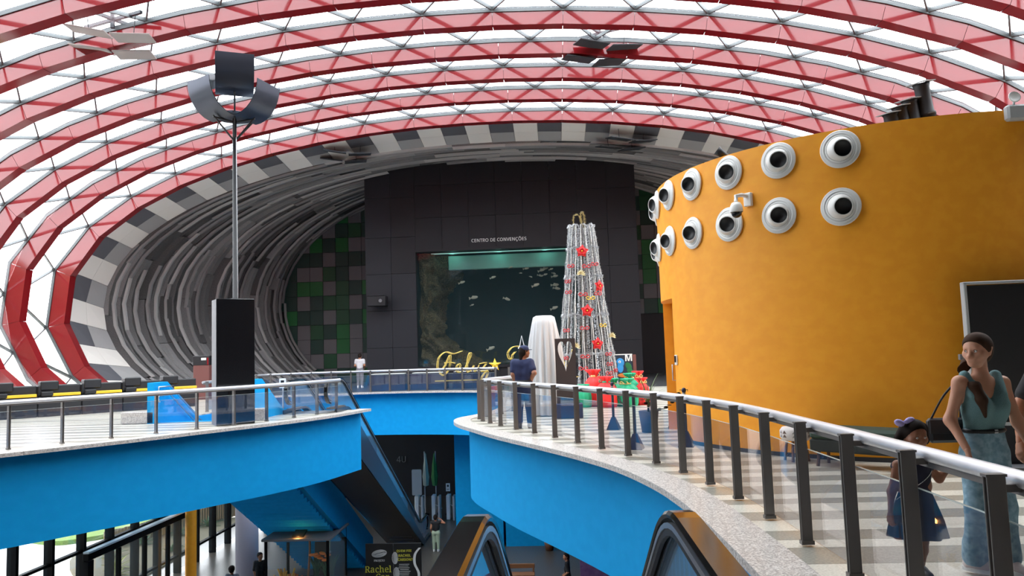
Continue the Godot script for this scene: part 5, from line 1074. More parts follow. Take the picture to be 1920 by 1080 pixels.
	for i in 2:
		var f := thing("flag", ["folded pale green and white flag on the left pole", "folded green flag on the right pole"][i], "flag", v3([-7.55, -6.95][i], LOW, -41.2), [0.1, -0.1][i]); s = mb(); rod(s, V, v3(0, 3.35, 0), 0.025); part("pole", s, M.grey_light, f); s = mb(); lathe(s, [Vector2(0, 0), Vector2(0.22, 0), Vector2(0.2, 0.05), Vector2(0.04, 0.1)], 16); part("base", s, M.black, f)
		s = mb(); var sx: float = [1.0, -1.0][i]; lathe(s, [Vector2(0.02, 1.5), Vector2(0.12, 1.55), Vector2(0.16, 2.0), Vector2(0.1, 2.6), Vector2(0.03, 3.2), Vector2(0, 3.3)], 30, Transform3D(Basis.IDENTITY, v3(sx * 0.06, 0, 0)), true, func(a: float, p: Vector2) -> float: return p.x * (1 + 0.3 * sin(a * 6 + p.y * 2))); part("cloth", s, M.flag_green if i == 1 else M.flag_white, f)
	var pl := thing("passage_sign", "small white sign with a black symbol hung in the passage", "sign", v3(-6.3, LOW, -41.2)); s = mb(); box(s, v3(0, 1.42, 0), v3(0.22, 0.42, 0.03), Basis.IDENTITY, 0.005); part("plate", s, M.white, pl); s = mb(); box(s, v3(0, 1.5, 0.018), v3(0.1, 0.12, 0.008)); box(s, v3(0, 1.32, 0.018), v3(0.12, 0.03, 0.008)); part("symbol", s, M.black, pl); s = mb(); rod(s, V, v3(0, 1.25, 0), 0.02); box(s, v3(0, 0.02, 0), v3(0.3, 0.04, 0.3)); part("stand", s, M.black, pl)
	var fu := thing("passage_lettering", "dim white characters on the passage's black far wall", "lettering", v3(-9.9, -4.75, -46.37)); var fw := part("letters", words("4U", 0.5, 0.03, false, 400), M.grey_mid, fu)
	# bench, plant and chairs on the lower floor
	var be := thing("wooden_bench", "brown wooden bench on the lower floor under the right platform", "bench", v3(-1.74, LOW, -28.6)); s = mb(); box(s, v3(0, 0.66, -0.2), v3(1.0, 0.16, 0.05), Basis.IDENTITY, 0.01); part("back_rail", s, M.wood, be); s = mb(); box(s, v3(0, 0.42, 0), v3(1.0, 0.05, 0.45), Basis.IDENTITY, 0.01); part("seat", s, M.wood, be)
	for e in [[-0.45, -0.2, 0.72], [0.45, -0.2, 0.72], [-0.45, 0.18, 0.42], [0.45, 0.18, 0.42]]: s = mb(); box(s, v3(e[0], e[2] / 2, e[1]), v3(0.06, e[2], 0.06), Basis.IDENTITY, 0.006); part("leg", s, M.wood, be)
	var rp2 := thing("red_plant", "small reddish plant in a pot against the dark blue lower wall", "plant", v3(-0.78, LOW, -33.5)); s = mb(); lathe(s, [Vector2(0, 0), Vector2(0.16, 0), Vector2(0.22, 0.34), Vector2(0, 0.3)], 16); part("pot", s, M.wood_dark, rp2); mat("leaf_red", srgb(140, 62, 60), 0.7)
	for q in 14: s = mb(); blade(s, v3(0, 0.3, 0), q * 2.4, 0.5 + 0.15 * sin(q * 1.3), 0.5, 0.05); part("leaf", s, M.leaf_red, rp2)
	for q in [[-12.15, -24.3, 0.5, "brown slatted wooden chair near the yellow column, the one at right"], [-12.9, -24.1, -0.3, "brown slatted wooden chair near the glass lobby, the one at left"]]:
		var ch := thing("wooden_chair", q[3], "chair", v3(q[0], LOW, q[1]), q[2]); s = mb(); box(s, v3(0, 0.45, 0), v3(0.5, 0.04, 0.48), Basis.IDENTITY, 0.01); part("seat", s, M.wood_dark, ch)
		for e in [[-0.23, -0.22, 0.95], [0.23, -0.22, 0.95], [-0.23, 0.22, 0.64], [0.23, 0.22, 0.64]]: s = mb(); box(s, v3(e[0], e[2] / 2, e[1]), v3(0.05, e[2], 0.05), Basis.IDENTITY, 0.006); part("leg", s, M.wood_dark, ch)
		for j in 4: s = mb(); box(s, v3(0, 0.58 + j * 0.11, -0.23), v3(0.42, 0.05, 0.025), Basis.IDENTITY, 0.005); part("slat", s, M.wood_dark, ch)
		for sx in [-1, 1]: s = mb(); tube(s, smooth_path([v3(sx * 0.24, 0.66, 0.26), v3(sx * 0.24, 0.68, 0), v3(sx * 0.24, 0.74, -0.22)], 4), 0.024, 6); part("arm", s, M.wood_dark, ch)

# ================================================================== PEOPLE
# A body is a field of tapered capsules joined by a smooth minimum and meshed as surface nets.
# bones: [from, to, radius at from, radius at to]; a fifth entry true carves instead of adding.
func blob(s: SurfaceTool, bones: Array, cell: float, k: float) -> void:
	var lo := Vector3.INF; var hi := -Vector3.INF
	for b in bones:
		if b.size() > 4: continue
		var r: float = maxf(b[2], b[3]) + k * 3 + cell * 2
		lo = lo.min(b[0] - Vector3.ONE * r).min(b[1] - Vector3.ONE * r); hi = hi.max(b[0] + Vector3.ONE * r).max(b[1] + Vector3.ONE * r)
	var nx := int((hi.x - lo.x) / cell) + 2; var ny := int((hi.y - lo.y) / cell) + 2; var nz := int((hi.z - lo.z) / cell) + 2
	var sum := PackedFloat32Array(); sum.resize(nx * ny * nz); sum.fill(0.0); var neg := PackedFloat32Array(); neg.resize(nx * ny * nz); neg.fill(-1.0)
	var ik := 1.0 / k; var has_neg := false
	for b in bones:
		var a: Vector3 = b[0]; var ab: Vector3 = b[1] - a; var l2 := maxf(ab.length_squared(), 1e-9); var ra: float = b[2]; var dr: float = b[3] - ra; var carve: bool = b.size() > 4
		if carve: has_neg = true
		var m := maxf(b[2], b[3]) + k * 4.5 + cell
		var p0 := ((a.min(b[1]) - Vector3.ONE * m - lo) / cell).floor(); var p1 := ((a.max(b[1]) + Vector3.ONE * m - lo) / cell).ceil()
		for z in range(maxi(int(p0.z), 0), mini(int(p1.z) + 1, nz)):
			for y in range(maxi(int(p0.y), 0), mini(int(p1.y) + 1, ny)):
				var o := (z * ny + y) * nx
				for x in range(maxi(int(p0.x), 0), mini(int(p1.x) + 1, nx)):
					var q := lo + Vector3(x, y, z) * cell - a; var t := clampf(q.dot(ab) / l2, 0.0, 1.0); var d := (q - ab * t).length() - ra - dr * t
					if carve: neg[o + x] = maxf(neg[o + x], -d)
					elif d < k * 4.5: sum[o + x] += exp(-d * ik)
	var f := sum
	for i in sum.size(): f[i] = (-k * log(sum[i]) if sum[i] > 1e-6 else 1.0)
	if has_neg:
		for i in f.size(): f[i] = maxf(f[i], neg[i])
	var idx := PackedInt32Array(); idx.resize(nx * ny * nz); idx.fill(-1); var vs := PackedVector3Array()
	var off := [0, 1, nx, nx + 1, nx * ny, nx * ny + 1, nx * ny + nx, nx * ny + nx + 1]; var cor := []
	for i in 8: cor.append(Vector3(i & 1, (i >> 1) & 1, i >> 2))
	var edges := [[0, 1], [2, 3], [4, 5], [6, 7], [0, 2], [1, 3], [4, 6], [5, 7], [0, 4], [1, 5], [2, 6], [3, 7]]
	for z in nz - 1:
		for y in ny - 1:
			var o := (z * ny + y) * nx
			for x in nx - 1:
				var c := o + x; var neg_n := 0
				for i in 8:
					if f[c + off[i]] < 0.0: neg_n += 1
				if neg_n == 0 or neg_n == 8: continue
				var acc := Vector3.ZERO; var n := 0
				for e in edges:
					var va := f[c + off[e[0]]]; var vb := f[c + off[e[1]]]
					if (va < 0.0) != (vb < 0.0): acc += cor[e[0]].lerp(cor[e[1]], va / (va - vb)); n += 1
				idx[c] = vs.size(); vs.append(lo + (Vector3(x, y, z) + acc / n) * cell)
	s.set_smooth_group(0); var st := [1, nx, nx * ny]
	for z in range(1, nz - 1):
		for y in range(1, ny - 1):
			for x in range(1, nx - 1):
				var c := (z * ny + y) * nx + x; var v := f[c] < 0.0
				for ax in 3:
					if v == (f[c + st[ax]] < 0.0): continue
					var u: int = st[(ax + 1) % 3]; var w: int = st[(ax + 2) % 3]
					var i0 := idx[c - u - w]; var i1 := idx[c - w]; var i2 := idx[c]; var i3 := idx[c - u]
					if i0 < 0 or i1 < 0 or i2 < 0 or i3 < 0: continue
					if v: quad(s, vs[i0], vs[i3], vs[i2], vs[i1])
					else: quad(s, vs[i0], vs[i1], vs[i2], vs[i3])

func moved(bones: Array, x: Transform3D, sc: float) -> Array:
	var out := []
	for b in bones:
		var e := [x * b[0], x * b[1], b[2] * sc, b[3] * sc]
		if b.size() > 4: e.append(true)
		out.append(e)
	return out

func head_bones() -> Array:           # face towards +z, unit scale: an adult head about 0.22 tall centred on the ears
	var b := [[v3(0, 0.035, -0.022), v3(0, 0.035, -0.022), 0.083, 0.083], [v3(0, 0.036, 0.012), v3(0, 0.036, 0.012), 0.074, 0.074], [v3(-0.02, -0.02, 0.012), v3(-0.012, -0.074, 0.04), 0.056, 0.036], [v3(0.02, -0.02, 0.012), v3(0.012, -0.074, 0.04), 0.056, 0.036],
		[v3(-0.028, 0.024, 0.068), v3(0.028, 0.024, 0.068), 0.018, 0.018], [v3(0, 0.012, 0.084), v3(0, -0.026, 0.103), 0.007, 0.011], [v3(-0.01, -0.03, 0.093), v3(0.01, -0.03, 0.093), 0.0085, 0.0085],
		[v3(-0.018, -0.0535, 0.077), v3(0.018, -0.0535, 0.077), 0.0075, 0.0075], [v3(-0.012, -0.0625, 0.078), v3(0.012, -0.0625, 0.078), 0.0085, 0.0085], [v3(0, -0.09, 0.066), v3(0, -0.086, 0.06), 0.018, 0.024]]
	for sx in [-1, 1]:
		b.append([v3(sx * 0.042, -0.018, 0.05), v3(sx * 0.03, -0.03, 0.058), 0.03, 0.028]); b.append([v3(sx * 0.077, -0.022, -0.012), v3(sx * 0.084, 0.022, -0.022), 0.009, 0.012])
		b.append([v3(sx * 0.031, 0.006, 0.096), v3(sx * 0.031, 0.005, 0.096), 0.0135, 0.0135, true])
	return b

func hand_bones(side: float, curl: float, spread := 0.09) -> Array:   # wrist at the origin, fingers along -y, palm towards +z; thumb towards side
	var b := []; var lens := [0.066, 0.075, 0.07, 0.056]
	for i in 4:
		var x := side * (0.027 - i * 0.018); var base := v3(x, -0.082 + 0.004 * absf(i - 1.3), 0)
		b.append([v3(x * 0.55, -0.012, 0), base, 0.016, 0.0115])
		var a := -spread * side * (i - 1.5) * -1.0; var p := base; var bend := curl * 0.7; var seg: float = lens[i] * 0.5
		for j in 3:
			var q := p + v3(sin(a) * cos(bend), -cos(a) * cos(bend), sin(bend)) * seg; b.append([p, q, 0.0095 - j * 0.001, 0.0085 - j * 0.001]); p = q; seg *= 0.68; bend += curl
	b.append([v3(side * 0.018, -0.02, 0.004), v3(side * 0.042, -0.052, 0.016), 0.016, 0.0125]); b.append([v3(side * 0.042, -0.052, 0.016), v3(side * 0.05, -0.082, 0.024), 0.0115, 0.01]); b.append([v3(side * 0.05, -0.082, 0.024), v3(side * 0.046, -0.105, 0.03), 0.01, 0.008])
	return b

func aim(y_down: Vector3, z_hint: Vector3) -> Basis:   # a basis whose -y runs along y_down
	var y := -y_down.normalized(); var x := y.cross(z_hint).normalized(); return Basis(x, y, x.cross(y))

# c: joints (offsets from the feet) and looks of one figure; S scales thicknesses
func figure(called: String, label: String, at: Vector3, c: Dictionary) -> Node3D:
	var o := thing(called, label, "person", at); var S: float = c.S; var s := mb(); var cell: float = c.cell; var hs: float = c.head_size; var g: float = c.get("girth", 1.0)
	var ch: Vector3 = (c.rsh + c.lsh) / 2; var side: Vector3 = (c.lsh - c.rsh).normalized(); var hipc: Vector3 = (c.rhip + c.lhip) / 2; var hx := Transform3D(c.head_turn, c.head); var front := side.cross(Vector3.UP).normalized()
	if front.dot(c.front) < 0: front = -front
	var torso := []
	for e in [-1, 1]:
		var f: float = e
		torso.append([ch + side * f * 0.085 * S + v3(0, -0.045 * S, 0), ch + side * f * 0.07 * S + v3(0, -0.2 * S, 0) + front * 0.012 * S, 0.07 * S * g, 0.082 * S * g])
		torso.append([ch + side * f * 0.07 * S + v3(0, -0.2 * S, 0) + front * 0.012 * S, c.waist + side * f * 0.052 * S, 0.082 * S * g, 0.07 * S * g])
		torso.append([c.waist + side * f * 0.052 * S, hipc + side * f * 0.07 * S + v3(0, 0.03, 0), 0.07 * S * g, 0.09 * S * g])
		if c.get("bust", false): torso.append([ch + side * f * 0.075 * S + v3(0, -0.15 * S, 0) + front * 0.075 * S, ch + side * f * 0.07 * S + v3(0, -0.165 * S, 0) + front * 0.07 * S, 0.05 * S, 0.052 * S])
	var shoulders := [[c.rsh, c.lsh, 0.043 * S, 0.043 * S], [ch + v3(0, 0.0, 0), ch + v3(0, -0.05, 0), 0.058 * S, 0.072 * S]]
	var body := torso + shoulders + [[ch + v3(0, 0.01, 0), c.head + c.head_turn * v3(0, -0.055, -0.02) * hs, 0.052 * S, 0.047 * S]]
	for e in ["r", "l"]:
		body.append([c[e + "sh"], c[e + "el"], 0.044 * S * g, 0.035 * S]); body.append([c[e + "el"], c[e + "wr"], 0.037 * S, 0.025 * S])
		body.append([c[e + "hip"], c[e + "kn"], 0.082 * S * g, 0.054 * S]); body.append([c[e + "kn"], c[e + "kn"].lerp(c[e + "an"], 0.35), 0.052 * S, 0.053 * S]); body.append([c[e + "kn"].lerp(c[e + "an"], 0.35), c[e + "an"], 0.053 * S, 0.034 * S])
	blob(s, body, cell, 0.016 * S)
	var hb := head_bones(); hb.append([v3(0, -0.1, -0.02), v3(0, -0.05, -0.012), 0.047, 0.05]); blob(s, moved(hb, Transform3D(hx.basis.scaled(Vector3.ONE * hs), hx.origin), hs), c.head_cell, 0.007 * hs)
	for e in ["r", "l"]:
		var d: Vector3 = c.get(e + "hand_dir", c[e + "wr"] - c[e + "el"]); var zh: Vector3 = c.get(e + "palm", -side if e == "l" else side)
		blob(s, moved(hand_bones(c.get(e + "thumb", 1.0), c.get("curl", 0.45)), Transform3D(aim(d, zh).scaled(Vector3.ONE * S * 0.96), c[e + "wr"]), S * 0.96), c.get("hand_cell", c.head_cell), 0.004 * S)
	part("body", s, c.skin, o)
	# face
	for f in [-1.0, 1.0]:
		s = mb(); ball(s, hx * (v3(f * 0.031, 0.006, 0.0745) * hs), Vector3.ONE * 0.0122 * hs, hx.basis, 12); part("eye", s, M.eye_white, o)
		s = mb(); ball(s, hx * (v3(f * 0.031 + c.get("gaze", 0.0), 0.0055, 0.0825) * hs), v3(0.0056, 0.0056, 0.0045) * hs, hx.basis, 10); part("iris", s, M.eye_dark, o)
		s = mb(); tube(s, [hx * (v3(f * 0.014, 0.0245, 0.085) * hs), hx * (v3(f * 0.03, 0.03, 0.082) * hs), hx * (v3(f * 0.046, 0.0255, 0.07) * hs)], 0.0032 * hs, 6); part("eyebrow", s, c.hair_mat, o)
		s = mb(); tube(s, [hx * (v3(f * 0.018, 0.009, 0.0845) * hs), hx * (v3(f * 0.03, 0.0165, 0.0865) * hs), hx * (v3(f * 0.044, 0.009, 0.079) * hs)], 0.0021 * hs, 5); part("eyelid", s, c.hair_mat, o)
	s = mb(); blob(s, moved([[v3(-0.019, -0.0535, 0.0822), v3(0.019, -0.0535, 0.0822), 0.0052, 0.0052], [v3(-0.013, -0.0628, 0.0845), v3(0.013, -0.0628, 0.0845), 0.0064, 0.0064]], Transform3D(hx.basis.scaled(Vector3.ONE * hs), hx.origin), hs), 0.0022 * hs if c.head_cell < 0.006 else 0.004, 0.002 * hs); part("lips", s, M.lips, o)
	if c.has("hair"): s = mb(); blob(s, moved(c.hair, Transform3D(hx.basis.scaled(Vector3.ONE * hs), hx.origin), hs) + c.get("tress", []), c.get("hair_cell", c.head_cell * 1.3), 0.008 * hs); part("hair", s, c.hair_mat, o)
	# clothes
	if c.has("top"):
		var t := []
		for b in torso: t.append([b[0], b[1], b[2] + 0.01, b[3] + 0.01])
		if c.top.sleeve > 0:
			t += [[c.rsh, c.lsh, 0.062 * S, 0.062 * S], [ch + v3(0, 0.012, 0), ch + v3(0, -0.05, 0), 0.07 * S, 0.085 * S]]
			for e in ["r", "l"]: t.append([c[e + "sh"], c[e + "sh"].lerp(c[e + "el"], c.top.sleeve), 0.062 * S * g, 0.056 * S * g])
			t.append([ch + v3(0, 0.11 * S, 0) + front * 0.03 * S, ch + v3(0, 0.07 * S, 0) + front * 0.02, 0.06 * S, 0.055 * S, true])
		else: t += c.top.straps
		t += c.top.get("cut", [])
		s = mb(); blob(s, t, cell, 0.014 * S); part(c.top.name, s, c.top.mat, o)
	if c.has("trousers"):
		var t := [[c.waist + side * -0.055 * S, hipc + side * -0.068 * S + v3(0, 0.03, 0), 0.084 * S * g, 0.104 * S * g], [c.waist + side * 0.055 * S, hipc + side * 0.068 * S + v3(0, 0.03, 0), 0.084 * S * g, 0.104 * S * g]]; var fl: float = c.trousers.flare
		for e in ["r", "l"]:
			t.append([c[e + "hip"], c[e + "kn"], 0.092 * S * g, 0.074 * S]); t.append([c[e + "kn"], c[e + "an"] + v3(0, 0.03 * S, 0), 0.074 * S, 0.058 * S * fl])
			if fl > 1.1: t.append([c[e + "an"] + v3(0, 0.1, 0), c[e + "an"] + v3(0, 0.015, 0), 0.06 * S * fl, 0.066 * S * fl])
			t.append([c[e + "an"] + v3(0, -0.16 * S, 0), c[e + "an"] + v3(0, -0.12 * S, 0), 0.12 * S, 0.1 * S, true])
		t.append([c.waist + v3(0, 0.46, 0), c.waist + v3(0, 0.46, 0.001), 0.46, 0.46, true])
		s = mb(); blob(s, t, cell, 0.012 * S); part("trousers", s, c.trousers.mat, o)
	if c.has("shoe"):
		for e in ["r", "l"]:
			var an: Vector3 = c[e + "an"]; var d: Vector3 = c[e + "toe"]; d.y = 0; d = d.normalized(); var fl := v3(an.x, 0.0, an.z); var b := Basis(Vector3.UP, atan2(d.x, d.z)); var up := v3(0, maxf(an.y - 0.085 * S, 0), 0)
			s = mb(); blob(s, moved([[v3(0, 0.05, -0.045), v3(0, 0.05, 0.05), 0.04, 0.036], [v3(0, 0.05, 0.05), v3(0.003, 0.036, 0.15), 0.038, 0.033], [v3(0, 0.09, -0.025), v3(0, 0.06, 0.01), 0.036, 0.04]], Transform3D(b.scaled(Vector3.ONE * S), fl + up), S), 0.006 if cell < 0.014 else 0.012, 0.012 * S); part("shoe", s, c.shoe, o)
			s = mb(); var pl := PackedVector2Array()
			for j in 24: var a := TAU * j / 24; pl.append(Vector2(sin(a) * (0.046 + 0.004 * cos(a)) * S, (0.045 + cos(a) * 0.135) * S))
			prism(s, pl, 0.001, 0.028 * S, Transform3D(b, fl + up)); part("shoe_sole", s, c.get("sole", M.white), o)
	return o

func cap_hair(extra := []) -> Array:
	return [[v3(0, 0.04, -0.03), v3(0, 0.04, -0.03), 0.0905, 0.0905], [v3(0, 0.05, 0.006), v3(0, 0.05, 0.006), 0.08, 0.08], [v3(0, -0.01, -0.052), v3(0, -0.035, -0.052), 0.074, 0.06], [v3(-0.044, 0.012, -0.026), v3(-0.04, -0.02, -0.04), 0.046, 0.04], [v3(0.044, 0.012, -0.026), v3(0.04, -0.02, -0.04), 0.046, 0.04], [v3(0, -0.045, 0.124), v3(0, -0.1, 0.1), 0.127, 0.112, true]] + extra

func skin(key: String, c: Color) -> StandardMaterial3D:
	var m := mat(key, c, 0.5); m.subsurf_scatter_enabled = true; m.subsurf_scatter_strength = 0.08; return m

func build_people() -> void:
	mat("eye_white", srgb(226, 222, 216), 0.3); mat("eye_dark", srgb(40, 28, 22), 0.2); mat("lips", srgb(160, 74, 72), 0.4)
	skin("skin_fair", srgb(206, 150, 122)); skin("skin_tan", srgb(184, 126, 96)); skin("skin_brown", srgb(158, 106, 80))
	mat("hair_brown", srgb(66, 46, 34), 0.7).metallic_specular = 0.25; mat("hair_dark", srgb(38, 29, 26), 0.7).metallic_specular = 0.25
	textured("denim", noise_tex(0.06, [srgb(116, 152, 172), srgb(136, 172, 190), srgb(162, 194, 208)], [0.3, 0.5, 0.75], 61, 256), 0.9, 0.85)
	textured("teal_knit", noise_tex(0.12, [srgb(96, 132, 136), srgb(106, 142, 146), srgb(116, 152, 156)], [0.3, 0.5, 0.75], 62, 256), 0.2, 0.9)
	mat("navy_uniform", srgb(34, 44, 84), 0.75); mat("shirt_white", srgb(214, 210, 214), 0.8); mat("trouser_grey", srgb(120, 120, 128), 0.8); mat("shirt_black", srgb(30, 30, 34), 0.8); mat("dress_navy", srgb(24, 28, 50), 0.8); mat("shoe_pink", srgb(224, 206, 200), 0.7); mat("shoe_black", srgb(28, 28, 30), 0.5); mat("lilac", srgb(186, 174, 232), 0.6); mat("shorts_pale", srgb(178, 196, 170), 0.8); mat("shoe_tan", srgb(120, 90, 66), 0.7)
	build_woman(); build_girl(); build_others()

func build_woman() -> void:
	var hair := cap_hair([[v3(0, 0.03, -0.08), v3(0.005, -0.03, -0.1), 0.05, 0.038]])
	var o := figure("person", "woman in teal tank top and flared jeans walking behind the near railing, looking aside", v3(2.87, 0, -5.45), {"S": 0.96, "cell": 0.011, "head_cell": 0.004, "head_size": 0.98, "bust": true, "girth": 0.96, "front": v3(0.35, 0, 1),
		"head": v3(0.0, 1.495, 0.01), "head_turn": Basis(Vector3.UP, -0.95) * Basis(Vector3.RIGHT, 0.04), "gaze": -0.003,
		"rsh": v3(-0.15, 1.285, 0.045), "lsh": v3(0.185, 1.27, -0.05), "rel": v3(-0.215, 1.03, 0.01), "rwr": v3(-0.19, 0.85, 0.15), "lel": v3(0.255, 1.0, -0.03), "lwr": v3(0.30, 0.78, 0.06),
		"rhand_dir": v3(0.06, -0.9, 0.45), "rpalm": v3(-0.6, 0.2, -0.5), "rthumb": -1.0, "lhand_dir": v3(0.1, -1, 0.2), "lpalm": v3(-1, 0, 0.2), "curl": 0.62,
		"waist": v3(0.015, 0.99, -0.01), "rhip": v3(-0.075, 0.79, 0.0), "lhip": v3(0.09, 0.79, -0.03), "rkn": v3(-0.12, 0.45, 0.08), "ran": v3(-0.125, 0.1, 0.02), "rtoe": v3(0.8, 0, 0.75), "lkn": v3(0.095, 0.44, 0.02), "lan": v3(0.11, 0.085, -0.02), "ltoe": v3(0.15, 0, 1),
		"skin": M.skin_fair, "hair": hair, "hair_mat": M.hair_brown, "hair_cell": 0.006,
		"tress": [[v3(0.05, 1.46, -0.08), v3(-0.03, 1.41, -0.075), 0.034, 0.034], [v3(-0.03, 1.41, -0.075), v3(-0.085, 1.37, -0.02), 0.034, 0.032], [v3(-0.085, 1.37, -0.02), v3(-0.088, 1.325, 0.05), 0.032, 0.032], [v3(-0.088, 1.325, 0.05), v3(-0.08, 1.26, 0.1), 0.032, 0.036], [v3(-0.08, 1.26, 0.1), v3(-0.06, 1.17, 0.135), 0.036, 0.034], [v3(-0.06, 1.17, 0.135), v3(-0.045, 1.06, 0.135), 0.033, 0.01]],
		"top": {"name": "tank_top", "mat": M.teal_knit, "sleeve": 0.0, "straps": [[v3(-0.105, 1.33, 0.035), v3(-0.095, 1.2, 0.1), 0.026, 0.028], [v3(0.135, 1.325, -0.03), v3(0.11, 1.2, 0.065), 0.032, 0.034], [v3(-0.105, 1.335, 0.02), v3(-0.1, 1.25, -0.04), 0.024, 0.03], [v3(0.135, 1.325, -0.05), v3(0.12, 1.25, -0.1), 0.026, 0.03]],
			"cut": [[v3(0.035, 1.29, 0.11), v3(0.04, 1.2, 0.16), 0.075, 0.035, true], [v3(0.02, 1.36, 0.0), v3(0.02, 1.3, 0.05), 0.075, 0.075, true], [v3(-0.3, 0.86, 0), v3(0.3, 0.86, 0), 0.1, 0.1, true], [v3(-0.22, 1.3, 0.03), v3(-0.2, 1.2, 0.03), 0.055, 0.045, true], [v3(0.25, 1.28, -0.06), v3(0.225, 1.19, -0.05), 0.055, 0.045, true]]},
		"trousers": {"mat": M.denim, "flare": 1.22}, "shoe": M.shoe_pink})
	var s := mb(); tube(s, ring_at(v3(0.015, 0.955, -0.01), 0.136, 0.09, 0.25), 0.016, 6, [], true); part("belt", s, M.black, o)
	s = mb(); box(s, v3(0.045, 0.955, 0.085), v3(0.03, 0.028, 0.008), Basis(Vector3.UP, 0.3), 0.003); part("buckle", s, M.steel, o)
	var b := thing("handbag", "small black shoulder bag hanging behind the arm of the woman in teal", "bag", v3(2.68, 0.86, -5.55)); s = mb(); box(s, v3(0, 0.09, 0), v3(0.26, 0.17, 0.07), Basis.IDENTITY, 0.02); part("pouch", s, M.black, b); s = mb(); box(s, v3(0, 0.12, 0.037), v3(0.26, 0.1, 0.012), Basis.IDENTITY, 0.004); part("flap", s, M.charcoal, b)
	s = mb(); tube(s, smooth_path([v3(-0.1, 0.17, 0.0), v3(-0.02, 0.34, 0.05), v3(0.075, 0.475, 0.15), v3(0.09, 0.36, 0.06), v3(0.1, 0.17, 0.0)], 5), 0.008, 6); part("strap", s, M.black, b)

func ring_at(c: Vector3, rx: float, rz: float, turn: float) -> Array:
	var p := []; var b := Basis(Vector3.UP, turn)
	for i in 28: p.append(c + b * v3(cos(TAU * i / 28) * rx, 0, sin(TAU * i / 28) * rz))
	return p

func build_girl() -> void:
	var at := v3(2.31, 0, -5.3)
	var o := figure("person", "little girl in a dark dotted dress with a lilac bow, holding the woman's hand", at, {"S": 0.66, "cell": 0.009, "head_cell": 0.0038, "head_size": 0.86, "front": v3(0.1, 0, 1), "girth": 1.05,
		"head": v3(0.03, 0.945, 0.02), "head_turn": Basis(Vector3.UP, 0.15) * Basis(Vector3.RIGHT, 0.08),
		"rsh": v3(-0.085, 0.755, 0.0), "lsh": v3(0.115, 0.75, -0.02), "rel": v3(-0.135, 0.58, -0.01), "rwr": v3(-0.175, 0.46, 0.05), "lel": v3(0.19, 0.655, -0.03), "lwr": v3(0.27, 0.735, -0.03),
		"rhand_dir": v3(-0.15, -1, 0.25), "rpalm": v3(0.8, 0, -0.5), "rthumb": 1.0, "lhand_dir": v3(0.6, 0.8, 0), "lpalm": v3(0, 0, 1), "curl": 0.5,
		"waist": v3(0.01, 0.57, -0.01), "rhip": v3(-0.04, 0.44, -0.01), "lhip": v3(0.055, 0.44, -0.02), "rkn": v3(-0.035, 0.25, 0.03), "ran": v3(-0.04, 0.06, 0.0), "rtoe": v3(0, 0, 1), "lkn": v3(0.06, 0.25, -0.05), "lan": v3(0.07, 0.06, -0.12), "ltoe": v3(0.1, 0, 1),
		"skin": M.skin_brown, "hair_mat": M.hair_dark, "hair_cell": 0.006, "hair": cap_hair([[v3(0.05, 0.09, -0.03), v3(0.09, 0.06, -0.04), 0.03, 0.04], [v3(0.085, 0.03, -0.03), v3(0.1, -0.04, -0.03), 0.04, 0.035], [v3(-0.06, 0.06, -0.04), v3(-0.1, -0.01, -0.045), 0.035, 0.032], [v3(-0.1, -0.02, -0.045), v3(-0.095, -0.06, -0.05), 0.028, 0.018]]),
		"shoe": M.shoe_black, "sole": M.black})
	var s := mb(); s.set_smooth_group(0); var c := v3(0.015, 0, -0.005)
	lathe(s, [Vector2(0.185, 0.29), Vector2(0.165, 0.4), Vector2(0.125, 0.52), Vector2(0.1, 0.585), Vector2(0.098, 0.62), Vector2(0.11, 0.69), Vector2(0.112, 0.74), Vector2(0.1, 0.775), Vector2(0.06, 0.79)], 60, Transform3D(Basis.from_scale(v3(1.0, 1, 0.78)), c), true, func(a: float, p: Vector2) -> float: return p.x * (1 + maxf(0, 0.56 - p.y) * (0.28 * sin(a * 9) + 0.1 * sin(a * 4 + 1)))); part("dress", s, M.dress_navy, o)
	s = mb()
	for i in 210:
		var a := i * 2.39996; var y := 0.3 + 0.46 * fmod(i * 0.6180339, 1.0); var r := (lerpf(0.187, 0.1, clampf((y - 0.29) / 0.3, 0, 1)) if y < 0.59 else lerpf(0.1, 0.114, (y - 0.59) / 0.17)) + 0.003
		ball(s, c + v3(cos(a) * r, y, sin(a) * r * 0.79), Vector3.ONE * 0.0028, Basis.IDENTITY, 6)
	var dots := part("dots", s, M.white, o); dots.set_meta("kind", "stuff")
	for sx in [-1.0, 1.0]: s = mb(); ball(s, v3(0.015 + sx * 0.1, 0.745, -0.01), v3(0.042, 0.04, 0.045), Basis.IDENTITY, 12); part("sleeve", s, M.dress_navy, o)
	for sx in [-1.0, 1.0]: s = mb(); s.set_smooth_group(0); ball(s, v3(-0.035 + sx * 0.034, 1.045 + 0.006 * sx, 0.035), v3(0.036, 0.024, 0.02), Basis(Vector3.BACK, sx * 0.35), 12); part("hair_bow", s, M.lilac, o)
	s = mb(); ball(s, v3(-0.035, 1.045, 0.045), Vector3.ONE * 0.013, Basis.IDENTITY, 8); part("hair_bow_knot", s, M.lilac, o)

